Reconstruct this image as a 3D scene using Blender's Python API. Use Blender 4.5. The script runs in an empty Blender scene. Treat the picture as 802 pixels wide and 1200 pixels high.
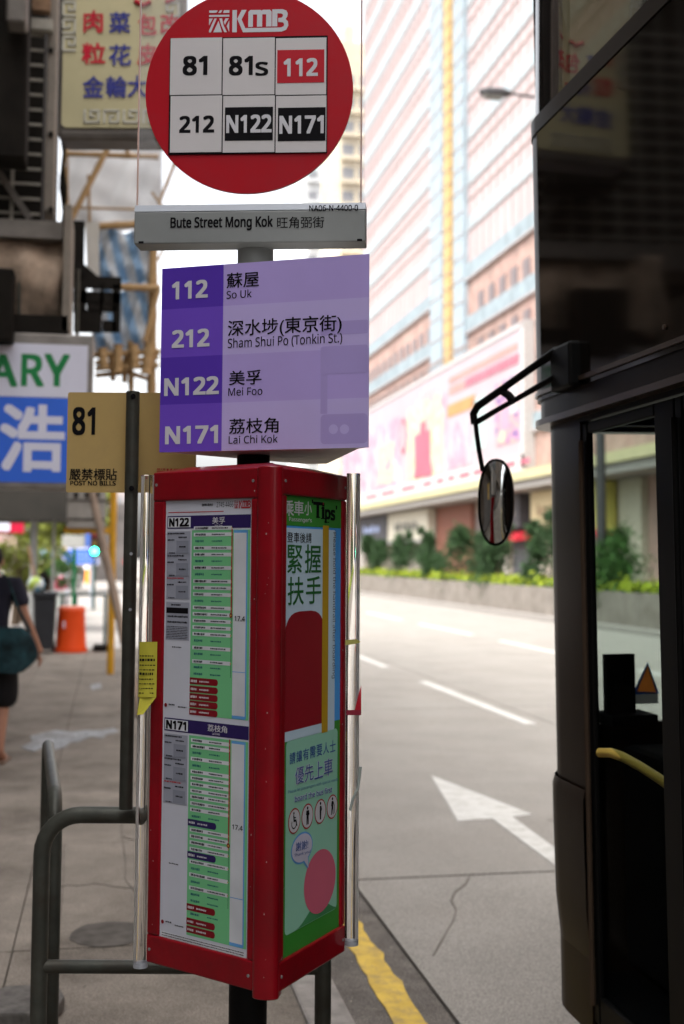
import bpy, bmesh, math, random
from mathutils import Vector, Matrix, geometry
random.seed(7)
R = math.radians
scene = bpy.context.scene
COL = scene.collection

# ------------------------------------------------------------------ camera
EYE, FPX, PITCH, YAW, ROLL = 1.6, 1450.0, 4.0, 10.6, 0.3
cam_d = bpy.data.cameras.new('camera')
cam = bpy.data.objects.new('camera', cam_d); COL.objects.link(cam)
cam.location = (0, 0, EYE)
CR = (Matrix.Rotation(R(-YAW), 3, 'Z') @ Matrix.Rotation(R(90 + PITCH), 3, 'X') @ Matrix.Rotation(R(ROLL), 3, 'Z'))
cam.rotation_euler = CR.to_euler()
cam_d.sensor_width = 36; cam_d.lens = FPX / 1200 * 36
cam_d.shift_y = -46 / 1200
cam_d.clip_start = .05; cam_d.clip_end = 3000
cam_d.dof.use_dof = True; cam_d.dof.focus_distance = 2.82; cam_d.dof.aperture_fstop = 3.0
scene.camera = cam
# ------------------------------------------------------------------ sky, sun, exposure
SUN_EL, SUN_AZ = 58, 235          # azimuth measured clockwise from +Y: behind and to the left
w = bpy.data.worlds.new("World"); scene.world = w; w.use_nodes = True
nt = w.node_tree; nt.nodes.clear()
sky = nt.nodes.new('ShaderNodeTexSky'); sky.sky_type = 'NISHITA'; sky.sun_disc = False
sky.sun_elevation = R(SUN_EL); sky.sun_rotation = R(SUN_AZ)
sky.air_density = 1.0; sky.dust_density = 6.0; sky.ozone_density = 1.0
hsv = nt.nodes.new('ShaderNodeHueSaturation'); hsv.inputs['Saturation'].default_value = 0.18
bg = nt.nodes.new('ShaderNodeBackground'); bg.inputs['Strength'].default_value = 0.15
wo = nt.nodes.new('ShaderNodeOutputWorld')
nt.links.new(sky.outputs[0], hsv.inputs['Color']); nt.links.new(hsv.outputs[0], bg.inputs['Color'])
nt.links.new(bg.outputs[0], wo.inputs['Surface'])
sd = bpy.data.lights.new('sun', 'SUN'); sd.energy = .5; sd.angle = R(20); sd.color = (1, .96, .9)
so = bpy.data.objects.new('sun', sd); COL.objects.link(so)
az, el = R(SUN_AZ), R(SUN_EL)
sdir = Vector((math.sin(az) * math.cos(el), math.cos(az) * math.cos(el), math.sin(el)))
so.rotation_euler = sdir.to_track_quat('Z', 'Y').to_euler(); so.location = (-20, -20, 40)
scene.view_settings.view_transform = 'Standard'; scene.view_settings.look = 'None'
scene.view_settings.exposure = 2.0; scene.view_settings.gamma = 1
scene.cycles.max_bounces = 8; scene.cycles.transparent_max_bounces = 16

# ------------------------------------------------------------------ measuring helpers
def ray(px, py):
    return CR @ Vector(((px - 401) / FPX, (554 - py) / FPX, -1))
FWD = Vector((math.sin(R(YAW)), math.cos(R(YAW)), 0))
def dep(px, py, d): r = ray(px, py); return cam.location + r * (d / r.dot(FWD))   # d: level distance along the view
def onX(px, py, X): r = ray(px, py); return cam.location + r * (X / r.x)
def onY(px, py, Y): r = ray(px, py); return cam.location + r * (Y / r.y)
def onZ(px, py, Z=0.0): r = ray(px, py); return cam.location + r * ((Z - EYE) / r.z)

class Frame:
    def __init__(s, O, U, V):
        s.O = Vector(O); s.U = Vector(U).normalized(); s.V = Vector(V).normalized(); s.N = s.U.cross(s.V)
    def p(s, u, v, n=0.0): return s.O + s.U * u + s.V * v + s.N * n
    def uv(s, px, py):
        r = ray(px, py); t = (s.O - cam.location).dot(s.N) / r.dot(s.N)
        q = cam.location + r * t - s.O
        return q.dot(s.U), q.dot(s.V)
    def pxbox(s, b):
        mx, my = (b[0] + b[2]) / 2, (b[1] + b[3]) / 2
        return (s.uv(b[0], my)[0], s.uv(mx, b[3])[1], s.uv(b[2], my)[0], s.uv(mx, b[1])[1])
def pxframe(pxl, dl, pxr, dr, pyb):
    a = dep(pxl, pyb, dl); b = dep(pxr, pyb, dr); b = Vector((b.x, b.y, a.z))
    return Frame(a, b - a, (0, 0, 1)), (b - a).length
# ------------------------------------------------------------------ materials
MATS = {}
def mat(name, col, rough=.6, metal=0, var=.12, scale=8, bump=0, bscale=60, coat=0, spec=.22, emit=None, alpha=None, trans=0, ior=1.45, dirt=None, dscale=3, damt=.5, speck=0, sscale=320):
    if name in MATS: return MATS[name]
    m = bpy.data.materials.new(name); m.use_nodes = True; t = m.node_tree; n = t.nodes; L = t.links
    b = n['Principled BSDF']
    tc = n.new('ShaderNodeTexCoord')
    nz = n.new('ShaderNodeTexNoise'); nz.inputs['Scale'].default_value = scale; nz.inputs['Detail'].default_value = 5
    L.new(tc.outputs['Object'], nz.inputs['Vector'])
    rp = n.new('ShaderNodeValToRGB'); e = rp.color_ramp.elements
    e[0].position = .3; e[1].position = .7
    e[0].color = tuple(c * (1 - var) for c in col) + (1,); e[1].color = tuple(min(1, c * (1 + var)) for c in col) + (1,)
    L.new(nz.outputs['Fac'], rp.inputs['Fac']); out = rp.outputs['Color']
    if dirt:
        n2 = n.new('ShaderNodeTexNoise'); n2.inputs['Scale'].default_value = dscale; n2.inputs['Detail'].default_value = 8; n2.inputs['Roughness'].default_value = .7
        L.new(tc.outputs['Object'], n2.inputs['Vector'])
        r2 = n.new('ShaderNodeValToRGB'); r2.color_ramp.elements[0].position = .45; r2.color_ramp.elements[1].position = .72
        r2.color_ramp.elements[1].color = (damt, damt, damt, 1)
        L.new(n2.outputs['Fac'], r2.inputs['Fac'])
        mx = n.new('ShaderNodeMixRGB'); mx.inputs['Color2'].default_value = tuple(dirt) + (1,)
        L.new(r2.outputs['Color'], mx.inputs['Fac']); L.new(out, mx.inputs['Color1']); out = mx.outputs['Color']
    if speck:      # fine aggregate grain
        n4 = n.new('ShaderNodeTexNoise'); n4.inputs['Scale'].default_value = sscale; n4.inputs['Detail'].default_value = 3; L.new(tc.outputs['Object'], n4.inputs['Vector'])
        r4 = n.new('ShaderNodeValToRGB'); r4.color_ramp.elements[0].position = .35; r4.color_ramp.elements[1].position = .65
        r4.color_ramp.elements[0].color = (1 - speck,) * 3 + (1,); r4.color_ramp.elements[1].color = (1 + speck * .6,) * 3 + (1,)
        L.new(n4.outputs['Fac'], r4.inputs['Fac']); m4_ = n.new('ShaderNodeMixRGB'); m4_.blend_type = 'MULTIPLY'; m4_.inputs['Fac'].default_value = 1
        L.new(out, m4_.inputs['Color1']); L.new(r4.outputs['Color'], m4_.inputs['Color2']); out = m4_.outputs['Color']
    L.new(out, b.inputs['Base Color'])
    b.inputs['Roughness'].default_value = rough; b.inputs['Metallic'].default_value = metal
    b.inputs['Specular IOR Level'].default_value = spec; b.inputs['IOR'].default_value = ior
    b.inputs['Coat Weight'].default_value = coat; b.inputs['Coat Roughness'].default_value = .08
    if trans: b.inputs['Transmission Weight'].default_value = trans
    if alpha is not None: b.inputs['Alpha'].default_value = alpha
    if emit: b.inputs['Emission Color'].default_value = tuple(emit[0]) + (1,); b.inputs['Emission Strength'].default_value = emit[1]
    if bump:
        n3 = n.new('ShaderNodeTexNoise'); n3.inputs['Scale'].default_value = bscale; n3.inputs['Detail'].default_value = 6
        L.new(tc.outputs['Object'], n3.inputs['Vector'])
        bp = n.new('ShaderNodeBump'); bp.inputs['Strength'].default_value = bump; bp.inputs['Distance'].default_value = .01
        L.new(n3.outputs['Fac'], bp.inputs['Height']); L.new(bp.outputs['Normal'], b.inputs['Normal'])
    MATS[name] = m; return m
def glassmat(name, tint=(1, 1, 1), gloss=.12, milk=0.0, rough=.0):
    """thin clear sheet: see-through, with a mirror sheen and a little milky dirt"""
    m = bpy.data.materials.new(name); m.use_nodes = True; t = m.node_tree; n = t.nodes; L = t.links
    n.clear(); o = n.new('ShaderNodeOutputMaterial')
    tr = n.new('ShaderNodeBsdfTransparent'); tr.inputs[0].default_value = tuple(tint) + (1,)
    gl = n.new('ShaderNodeBsdfGlossy'); gl.inputs['Roughness'].default_value = rough; gl.inputs[0].default_value = (1, 1, 1, 1)
    lw = n.new('ShaderNodeLayerWeight'); lw.inputs[0].default_value = gloss
    m1 = n.new('ShaderNodeMixShader'); L.new(lw.outputs['Fresnel'], m1.inputs[0]); L.new(tr.outputs[0], m1.inputs[1]); L.new(gl.outputs[0], m1.inputs[2])
    df = n.new('ShaderNodeBsdfDiffuse'); df.inputs[0].default_value = (.8, .8, .8, 1)
    nz = n.new('ShaderNodeTexNoise'); nz.inputs['Scale'].default_value = 14; nz.inputs['Detail'].default_value = 6
    tc = n.new('ShaderNodeTexCoord'); L.new(tc.outputs['Object'], nz.inputs['Vector'])
    mm = n.new('ShaderNodeMath'); mm.operation = 'MULTIPLY'; mm.inputs[1].default_value = milk * 2; L.new(nz.outputs['Fac'], mm.inputs[0])
    m2 = n.new('ShaderNodeMixShader'); L.new(mm.outputs[0], m2.inputs[0]); L.new(m1.outputs[0], m2.inputs[1]); L.new(df.outputs[0], m2.inputs[2])
    L.new(m2.outputs[0], o.inputs['Surface']); return m
# ------------------------------------------------------------------ mesh helpers
ORG = {}
_txt = {}
_FONT = None
try:
    import os
    _FONT = bpy.data.fonts.load(os.path.join(bpy.utils.resource_path('LOCAL'), 'datafiles/fonts/NotoSansMath-Regular.woff2'))   # ships with Blender
except Exception:
    _FONT = None
def textgeo(body, bold=0.0):
    k = (body, bold)
    if k not in _txt:
        c = bpy.data.curves.new('lettering_source', 'FONT'); c.body = body; c.resolution_u = 3; c.fill_mode = 'FRONT'
        if _FONT and all(ord(ch) < 128 for ch in body): c.font = _FONT
        o = bpy.data.objects.new('lettering_source', c); COL.objects.link(o)
        bpy.context.view_layer.update()
        m = o.to_mesh(); V = [v.co.copy() for v in m.vertices]; F = [tuple(p.vertices) for p in m.polygons]
        if F and m.polygons[0].normal.z < 0: F = [f[::-1] for f in F]
        o.to_mesh_clear(); bpy.data.objects.remove(o); bpy.data.curves.remove(c)
        if bold > 0:      # heavier strokes: the same outlines again, shifted a hair
            V0, F0 = V, F; V = []; F = []
            for i in range(8):
                dx, dy = ((-1, -1), (0, -1), (1, -1), (1, 0), (1, 1), (0, 1), (-1, 1), (-1, 0))[i]; o_ = len(V); V += [Vector((v.x + bold * .72 * dx, v.y + bold * .6 * dy, i)) for v in V0]; F += [tuple(q + o_ for q in f) for f in F0]
        else: V = [Vector((v.x, v.y, 0)) for v in V]
        x0 = min(v.x for v in V); x1 = max(v.x for v in V); y0 = min(v.y for v in V); y1 = max(v.y for v in V)
        _txt[k] = ([((v.x - x0) / (x1 - x0), (v.y - y0) / (y1 - y0), v.z) for v in V], F)
    return _txt[k]
class MB:
    def __init__(s): s.v = []; s.f = []
    def add(s, V, F):
        o = len(s.v); s.v += [Vector(v) for v in V]; s.f += [tuple(i + o for i in f) for f in F]; return s
    def box(s, x0, x1, y0, y1, z0, z1):
        return s.add([(x, y, z) for z in (z0, z1) for y in (y0, y1) for x in (x0, x1)],
                     [(0, 2, 3, 1), (4, 5, 7, 6), (0, 1, 5, 4), (2, 6, 7, 3), (0, 4, 6, 2), (1, 3, 7, 5)])
    def fbox(s, f, u0, v0, u1, v1, n0, n1):
        return s.add([f.p(u, v, n) for n in (n0, n1) for v in (v0, v1) for u in (u0, u1)],
                     [(0, 2, 3, 1), (4, 5, 7, 6), (0, 1, 5, 4), (2, 6, 7, 3), (0, 4, 6, 2), (1, 3, 7, 5)])
    def quad(s, f, u0, v0, u1, v1, n):
        return s.add([f.p(u0, v0, n), f.p(u1, v0, n), f.p(u1, v1, n), f.p(u0, v1, n)], [(0, 1, 2, 3)])
    def poly(s, f, pts, n):
        T = geometry.tessellate_polygon([[Vector((a, b, 0)) for a, b in pts]])
        V = [f.p(a, b, n) for a, b in pts]
        F = []
        for t in T:
            a, b, c = [Vector((*pts[i], 0)) for i in t]
            F.append(tuple(t) if (b - a).cross(c - a).z > 0 else tuple(t)[::-1])
        return s.add(V, F)
    def prism(s, f, pts, n0, n1):
        area = sum(pts[i][0] * pts[(i + 1) % len(pts)][1] - pts[(i + 1) % len(pts)][0] * pts[i][1] for i in range(len(pts)))
        if area < 0: pts = pts[::-1]
        k = len(pts)
        V = [f.p(a, b, n0) for a, b in pts] + [f.p(a, b, n1) for a, b in pts]
        F = [(i, (i + 1) % k, (i + 1) % k + k, i + k) for i in range(k)]
        for t in geometry.tessellate_polygon([[Vector((a, b, 0)) for a, b in pts]]):
            a, b, c = [Vector((*pts[i], 0)) for i in t]
            t = tuple(t) if (b - a).cross(c - a).z > 0 else tuple(t)[::-1]
            F.append(tuple(i + k for i in t)); F.append(t[::-1])
        return s.add(V, F)
    def disc(s, f, cu, cv, ru, rv, n, k=40, a0=0):
        return s.poly(f, [(cu + ru * math.cos(2 * math.pi * i / k + a0), cv + rv * math.sin(2 * math.pi * i / k + a0)) for i in range(k)], n)
    def tube(s, pts, r, k=12, caps=True):
        pts = [Vector(p) for p in pts]; rr = r if isinstance(r, (list, tuple)) else [r] * len(pts)
        prev = None; rings = []
        for i, p in enumerate(pts):
            d = (pts[min(i + 1, len(pts) - 1)] - pts[max(i - 1, 0)]).normalized()
            if prev is None:
                a = d.orthogonal().normalized()
            else:
                a = (prev - d * prev.dot(d)).normalized()
            b = d.cross(a); prev = a
            rings.append([p + (a * math.cos(2 * math.pi * j / k) + b * math.sin(2 * math.pi * j / k)) * rr[i] for j in range(k)])
        V = [v for g in rings for v in g]; F = []
        for i in range(len(pts) - 1):
            for j in range(k):
                F.append((i * k + j, i * k + (j + 1) % k, (i + 1) * k + (j + 1) % k, (i + 1) * k + j))
        if caps: F.append(tuple(range(k))[::-1]); F.append(tuple((len(pts) - 1) * k + j for j in range(k)))
        return s.add(V, F)
    def text(s, f, body, box, n, bold=0.0, rot=0):
        V, F = textgeo(body, bold); u0, v0, u1, v1 = box
        if rot: V = [(y, 1 - x, z) for x, y, z in V]
        return s.add([f.p(u0 + x * (u1 - u0), v0 + y * (v1 - v0), n + z * 1.5e-5) for x, y, z in V], F)
    def build_each(s, name, m, parent):
        '''one object for every connected piece'''
        p = list(range(len(s.v)))
        def r_(i):
            while p[i] != i: p[i] = p[p[i]]; i = p[i]
            return i
        for f in s.f:
            for q in f[1:]: p[r_(q)] = r_(f[0])
        g = {}
        for f in s.f: g.setdefault(r_(f[0]), []).append(f)
        for F in g.values():
            ids = sorted({i for f in F for i in f}); mp = {i: k for k, i in enumerate(ids)}
            MB().add([s.v[i] for i in ids], [tuple(mp[i] for i in f) for f in F]).build(name, m, parent)
    def build(s, name, m, parent=None, smooth=False, bevel=0, local=False, segs=2):
        if not s.v: return None
        if parent is None:
            if local: o = Vector((0, 0, 0))
            else:
                xs = [v.x for v in s.v]; ys = [v.y for v in s.v]; zs = [v.z for v in s.v]
                o = Vector(((min(xs) + max(xs)) / 2, (min(ys) + max(ys)) / 2, min(zs)))
        else: o = Vector((0, 0, 0)) if local else ORG.get(parent.name, Vector((0, 0, 0)))
        me = bpy.data.meshes.new(name); me.from_pydata([v - o for v in s.v], [], s.f); me.update()
        me.materials.append(m)
        ob = bpy.data.objects.new(name, me); COL.objects.link(ob)
        if parent is None: ob.location = o
        else: ob.parent = parent
        ORG[ob.name] = o
        if smooth:
            for p in me.polygons: p.use_smooth = True
            me.set_sharp_from_angle(angle=R(35))
        if bevel:
            b = ob.modifiers.new('bevel', 'BEVEL'); b.width = bevel; b.segments = segs; b.limit_method = 'ANGLE'; b.angle_limit = R(40)
        return ob
def tag(o, label=None, cat=None, group=None, kind=None):
    if o is None: return o
    if label: o['label'] = label
    if cat: o['category'] = cat
    if group: o['group'] = group
    if kind: o['kind'] = kind
    return o
def thing(name, loc, label, cat, group=None, rot=None):
    o = bpy.data.objects.new(name, None); COL.objects.link(o); o.location = loc; o.empty_display_size = .1
    if rot: o.rotation_euler = rot
    ORG[o.name] = Vector(loc); return tag(o, label, cat, group)
def struct(o): o['kind'] = 'structure'; return o
def leafs(n, fn, size, jit=.5):
    """fn() gives a random point inside the crown; each leaf is a small bent quad"""
    mb = MB()
    for _ in range(n):
        c = Vector(fn()); a = Vector([random.gauss(0, 1) for _ in range(3)]).normalized(); b = a.orthogonal().normalized()
        q = Matrix.Rotation(random.random() * 6.28, 3, a); b = q @ b
        d = a.cross(b); s = size * random.uniform(1 - jit, 1 + jit)
        mb.add([c - b * s, c - d * s * .45, c + b * s, c + d * s * .45 + a * s * .2], [(0, 1, 2), (0, 2, 3)])
    return mb
# ================================================================== THE SETTING: ground, road, pavement
M_conc = mat('road_concrete', (.275, .257, .232), .85, spec=.03, speck=.35, sscale=140, var=.07, scale=1.7, bump=.5, bscale=110, dirt=(.23, .205, .18), dscale=.9, damt=.4)
M_pave = mat('pavement_concrete', (.245, .214, .180), .9, spec=.04, speck=.35, sscale=160, var=.18, scale=2.2, bump=.5, bscale=70, dirt=(.085, .070, .058), dscale=1.6, damt=.8)
M_gut = mat('gutter_asphalt', (.125, .112, .10), .9, spec=.06, speck=.5, sscale=150, var=.2, scale=9, bump=.6, bscale=120, dirt=(.25, .22, .19), dscale=4)
M_dark = mat('joint_dark', (.03, .028, .026), .9)
M_kerb = mat('kerb_granite', (.24, .22, .20), .8, var=.2, scale=18, bump=.4)
M_white = mat('road_paint_white', (.52, .51, .48), .7, spec=.05, var=.06, scale=5, dirt=(.34, .32, .28), dscale=9, damt=.8, speck=.2, sscale=120)
M_yel = mat('road_paint_yellow', (.55, .37, .06), .7, var=.15, scale=12, dirt=(.2, .16, .10), dscale=16, damt=.75)
ROADZ = -.13; KX = .87
struct(MB().box(-1400, 1400, -1200, 2500, -.6, -.34).build('ground', mat('ground_grey', (.20, .19, .175), .9, scale=.05)))
road = struct(MB().box(KX + .005, 12.2, -30, 320, -.30, ROADZ - .02).build('road', M_dark))
LX = [1.315, 4.66, 8.36, 12.195]
y0 = onZ(530, 1026, ROADZ).y
ys = [y0 + 7.5 * k for k in range(-4, 9)]
for a, b in zip(LX[:-1], LX[1:]):
    for c, d in zip(ys[:-1], ys[1:]):
        MB().box(a + .007, b - .007, c + .014, d - .014, ROADZ - .06, ROADZ + random.uniform(-.001, .001)).build('concrete_slab', M_conc, road)
MB().box(1.315, 12.195, ys[-1] + .01, 320, ROADZ - .06, ROADZ).build('far_carriageway', M_conc, road)
MB().box(KX + .01, 1.305, -30, 320, ROADZ - .06, ROADZ - .002).build('gutter_strip', M_gut, road)
# road paint, each mark its own sheet 4 mm up
ZP = ROADZ + .005
def sheet(name, pts, m, z=ZP, par=road):
    mb = MB(); mb.prism(Frame((0, 0, 0), (1, 0, 0), (0, 1, 0)), [(p[0], p[1]) for p in pts], z - .003, z); return mb.build(name, m, par)
def dash(X, ya, yb, wd=.13): return sheet('lane_dash', [(X - wd / 2, ya), (X + wd / 2, ya), (X + wd / 2, yb), (X - wd / 2, yb)], M_white)
X1 = (onZ(492, 799, ROADZ).x + onZ(628, 849, ROADZ).x) / 2
ya, yb = onZ(628, 849, ROADZ).y, onZ(492, 799, ROADZ).y
per = onZ(446, 782, ROADZ).y - ya
for k in range(-3, 8): dash(X1, ya + per * k, yb + per * k)
X2 = (onZ(586, 750, ROADZ).x + onZ(549, 744, ROADZ).x) / 2
yc, yd = onZ(549, 744, ROADZ).y, onZ(486, 731, ROADZ).y
per2 = yd - onZ(586, 751, ROADZ).y
for k in range(-4, 6): dash(X2, yc + per2 * k, yd + per2 * k, .14)
A = [onZ(x, y, ROADZ) for x, y in [(505, 909), (537, 963), (577, 960), (700, 1052), (700, 1031), (601, 958), (624, 955)]]
sheet('turn_arrow', A, M_white)
# yellow no-stopping line with worn edges
e1 = []; e2 = []
yy = -8
while yy < 40:
    e1.append((1.085 + random.uniform(-.012, .010), yy)); e2.append((1.205 + random.uniform(-.012, .012), yy)); yy += .09 if 2 < yy < 9 else .6
sheet('yellow_line', e1 + e2[::-1], M_yel, ROADZ + .003)
# cracks: narrow filled grooves
def crack(pts, wd, name='crack', z=ZP - .002, m=M_dark):
    l = []; r = []
    for i, p in enumerate(pts):
        q = pts[min(i + 1, len(pts) - 1)]; o = pts[max(i - 1, 0)]
        d = Vector((q[0] - o[0], q[1] - o[1])).normalized(); s = wd * random.uniform(.4, 1)
        l.append((p[0] - d.y * s, p[1] + d.x * s)); r.append((p[0] + d.y * s, p[1] - d.x * s))
    sheet(name, l + r[::-1], m, z)
cp = [(552, 1024), (546, 1036), (533, 1046), (529, 1056), (535, 1066), (532, 1078), (524, 1092), (516, 1106), (508, 1120)]
M_crack = mat('crack_fill', (.12, .105, .09), .9)
crack([tuple(onZ(x, y, ROADZ)[:2]) for x, y in cp], .006, m=M_crack)
# pavement: base, slabs, kerbstones
pave = struct(MB().box(-3.2, .70, -30, 22.6, -.30, -.02).build('pavement', M_dark))
px_ = [-3.2, -1.95, -.98, -.36, .70]; pys = [onZ(50, 1113).y - 1.9 * 4 + 1.9 * k for k in range(0, 17)]
pys = [y for y in pys if y < 22.4] + [22.6]
for a, b in zip(px_[:-1], px_[1:]):
    for c, d in zip(pys[:-1], pys[1:]):
        MB().box(a + .003, b - .003, c + .003, d - .003, -.06, random.uniform(-.0015, .0015)).build('paving_slab', M_pave, pave)
MB().box(-3.2, .70, -30, pys[0], -.06, 0).build('near_paving', M_pave, pave)
y = -6.0
while y < 22.4:
    MB().box(.703, KX, y + .003, min(y + .915, 22.6) - .003, -.32, -.001).build('kerbstone', M_kerb, pave, bevel=.012); y += .915
# pale wet patches, drawn as thin sheets, and a round dark patch
def blob(cx, cy, rx, ry, k, j): return [(cx + rx * math.cos(6.283 * i / k) * random.uniform(1 - j, 1), cy + ry * math.sin(6.283 * i / k) * random.uniform(1 - j, 1)) for i in range(k)]
M_spill = mat('pale_wet_patch', (.30, .305, .31), .6, spec=.1, speck=.5, sscale=40, var=.3, scale=9, dirt=(.17, .15, .13), dscale=5, damt=1.0)
pts = [(24, 876), (38, 870), (36, 863), (52, 859), (66, 856), (84, 858), (100, 856), (118, 856), (134, 853), (140, 858), (126, 861), (120, 866), (108, 863), (100, 866), (92, 870), (84, 870), (76, 876), (62, 880), (50, 877), (40, 881)]
sheet('pale_wet_patch', [tuple(onZ(x, y)[:2]) for x, y in pts], M_spill, .004, pave)
pts = [(106, 803), (118, 800), (120, 806), (108, 809)]
sheet('pale_wet_patch', [tuple(onZ(x, y)[:2]) for x, y in pts], M_spill, .004, pave)
c = onZ(128, 1095)
sheet('round_patch', blob(c.x, c.y, .17, .19, 26, .08), mat('patch_dark', (.10, .09, .08), .9, spec=.02, var=.25, scale=14), .0035, pave)
for pl in ([(142, 945), (144, 990), (147, 1010), (146, 1030), (158, 1046)], [(142, 980), (158, 985)], [(70, 1040), (110, 1036), (160, 1041)], [(76, 990), (72, 1060), (66, 1120)], [(64, 1000), (60, 1100)]):
    pts = []
    for a, b in zip(pl[:-1], pl[1:]):
        for t in (0, .25, .5, .75): pts.append((a[0] + (b[0] - a[0]) * t + random.uniform(-1, 1), a[1] + (b[1] - a[1]) * t + random.uniform(-1.5, 1.5)))
    pts.append(pl[-1])
    crack([tuple(onZ(x, y)[:2]) for x, y in pts], .0035, 'crack', .0035, mat('crack_pave', (.10, .085, .075), .9))
# grit and litter on the kerbside road and pavement
random.seed(41); gr = MB()
for _ in range(520):
    if random.random() < .6: x_, y_, z_ = random.uniform(.9, 1.38) if random.random() < .7 else random.uniform(1.3, 4), random.uniform(3.5, 12), ROADZ + .001
    else: x_, y_, z_ = random.uniform(-2, .8), random.uniform(3, 14), .001
    s_ = random.uniform(.003, .009); c = Vector((x_, y_, z_)); a = [Vector((s_ * random.uniform(.5, 1) * math.cos(t_), s_ * random.uniform(.5, 1) * math.sin(t_), 0)) for t_ in (0, 1.5, 3, 4.6)]
    gr.add([c + q for q in a] + [c + Vector((0, 0, s_ * .6))], [(0, 1, 4), (1, 2, 4), (2, 3, 4), (3, 0, 4)])
tag(gr.build('grit', mat('grit', (.30, .27, .23), .9, var=.5, scale=30)), 'scattered grit and crumbs along the kerb and road', 'grit', kind='stuff')
for _ in range(9):
    x_, y_ = random.choice(((random.uniform(1.6, 3.8), random.uniform(4.5, 12)), (random.uniform(5, 8), random.uniform(8, 22)))); r_ = random.uniform(.05, .3)
    sheet('oil_stain', blob(x_, y_, r_ * .7, r_ * 1.6, 18, .45), mat('oil_stain', (.22, .20, .18), .6, var=.12, scale=12, speck=.3, sscale=140, spec=.05), ROADZ + .0035)
random.seed(8)
# ================================================================== THE BUS STOP
M_red = mat('case_red_paint', (.24, .003, .009), .32, var=.22, scale=3, coat=.25, bump=.04, bscale=150, dirt=(.12, .008, .010), dscale=5, damt=.6)
M_sred = mat('sign_red', (.42, .003, .012), .42, var=.07, scale=3, dirt=(.30, .02, .03), dscale=6, damt=.5)
M_black = mat('matt_black', (.008, .008, .009), .6, spec=.15)
M_ink = mat('black_ink', (.006, .0055, .007), .7, spec=.08)
M_pwhite = mat('printed_white', (.58, .57, .60), .55, var=.03)
M_galv = mat('brushed_aluminium', (.235, .245, .24), .5, .1, var=.08, scale=6)
M_galv2 = mat('light_aluminium', (.38, .40, .44), .5, .2, var=.05)
root_pos = dep(296, 655, 3.0); root_pos.z = 0
PX, PY = root_pos.x, root_pos.y
stop = thing('bus_stop_pole', root_pos, 'bus stop pole with round red sign, purple destination box and red timetable case', 'bus stop')
zb = dep(293, 300, 2.96).z
def vcyl(x, y, z0, z1, r, k=28): return MB().tube([(x, y, z0), (x, y, z1)], r, k)
zcase_t = dep(301, 547, 2.68).z; zcase_b = dep(301, 1162, 2.68).z
zpur_b = dep(187, 530, 2.92).z; zpur_t = dep(187, 315, 2.92).z
zbar_b = dep(293, 286, 2.93).z; zbar_t = dep(293, 240, 2.93).z
vcyl(PX, PY, zpur_t - .02, zbar_b + .004, .044).build('pole', M_galv, stop, smooth=True)
vcyl(PX, PY, zcase_t - .05, zpur_b + .03, .040).build('pole_sleeve', M_black, stop, smooth=True)
vcyl(PX, PY, zcase_t + .012, zcase_t + .020, .050).build('collar', M_black, stop, smooth=True)
vcyl(PX, PY, 0, zcase_b + .1, .045).build('lower_pole', M_black, stop, smooth=True)
vcyl(PX, PY, 0, .015, .11).build('base_plate', M_black, stop, smooth=True)
# name bar
fb, wb = pxframe(157, 2.935, 428.5, 2.90, 286)
hb = zbar_t - zbar_b; fb.O.z = zbar_b
MB().fbox(fb, 0, 0, wb, hb - .018, -.07, 0).build('name_bar', M_galv, stop, bevel=.003)
MB().add([fb.p(0, hb - .017, .0), fb.p(wb, hb - .017, .0), fb.p(wb, hb, -.006), fb.p(0, hb, -.006), fb.p(0, hb - .017, -.07), fb.p(wb, hb - .017, -.07), fb.p(wb, hb, -.064), fb.p(0, hb, -.064)],
         [(0, 1, 2, 3), (5, 4, 7, 6), (3, 2, 6, 7), (4, 0, 3, 7), (1, 5, 6, 2), (0, 4, 5, 1)]).build('bar_capping', M_galv2, stop)
nb = stop.children[-2]
t = MB(); t.text(fb, 'Bute Street Mong Kok', fb.pxbox((200, 253.5, 320, 270.5)), .001, .03); t.build('lettering', M_ink, stop); t = MB(); t.text(fb, '旺角弼街', fb.pxbox((325, 254, 380, 267.5)), .001, .005)
t.build('lettering', M_ink, stop)
t = MB(); t.text(fb, 'NA06-N-4400-0', fb.pxbox((362.5, 240.5, 420, 247.5)), .0018, .02); t.build('lettering', M_ink, stop)
mbb = MB()
for u in (.012, wb - .02): mbb.fbox(fb, u, .001, u + .012, .006, .0005, .002)
mbb.build('end_screws', M_ink, stop)
# acrylic plate, disc, route grid
M_acr = glassmat('clear_acrylic', (.90, .91, .93), .14, .17)
fp, wp = pxframe(160, 2.945, 424, 2.915, 240)
fp.O.z = zbar_t - .01; hp = dep(293, -12, 2.93).z - fp.O.z + .04
M_edge = mat('acrylic_edge', (.75, .5, .42), .3, var=.05)
MB().quad(fp, 0, 0, wp, hp, 0).build('acrylic_plate', M_acr, stop)
for i in range(2): MB().fbox(fp, (0, wp - .0035)[i], 0, (.0035, wp)[i], hp, -.006, .0).build('acrylic_edge', M_edge, stop)
fp.O += fp.N * .002
cu, cv = fp.uv(292, 107); rd = (fp.uv(413.5, 112)[0] - fp.uv(170.5, 112)[0]) / 2
mb = MB(); mb.prism(fp, [(cu + rd * math.cos(R(3.75 * i)), cv + rd * math.sin(R(3.75 * i))) for i in range(96)], -.006, .003)
disc = mb.build('red_disc', M_sred, stop)
def px4(f, x0, y0, x1, y1): return f.pxbox((x0, y0, x1, y1))
g = px4(fp, 199, 44.5, 384, 181)
bd = MB().fbox(fp, g[0], g[1], g[2], g[3], .003, .0065).build('route_grid_backing', M_ink, stop)
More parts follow.
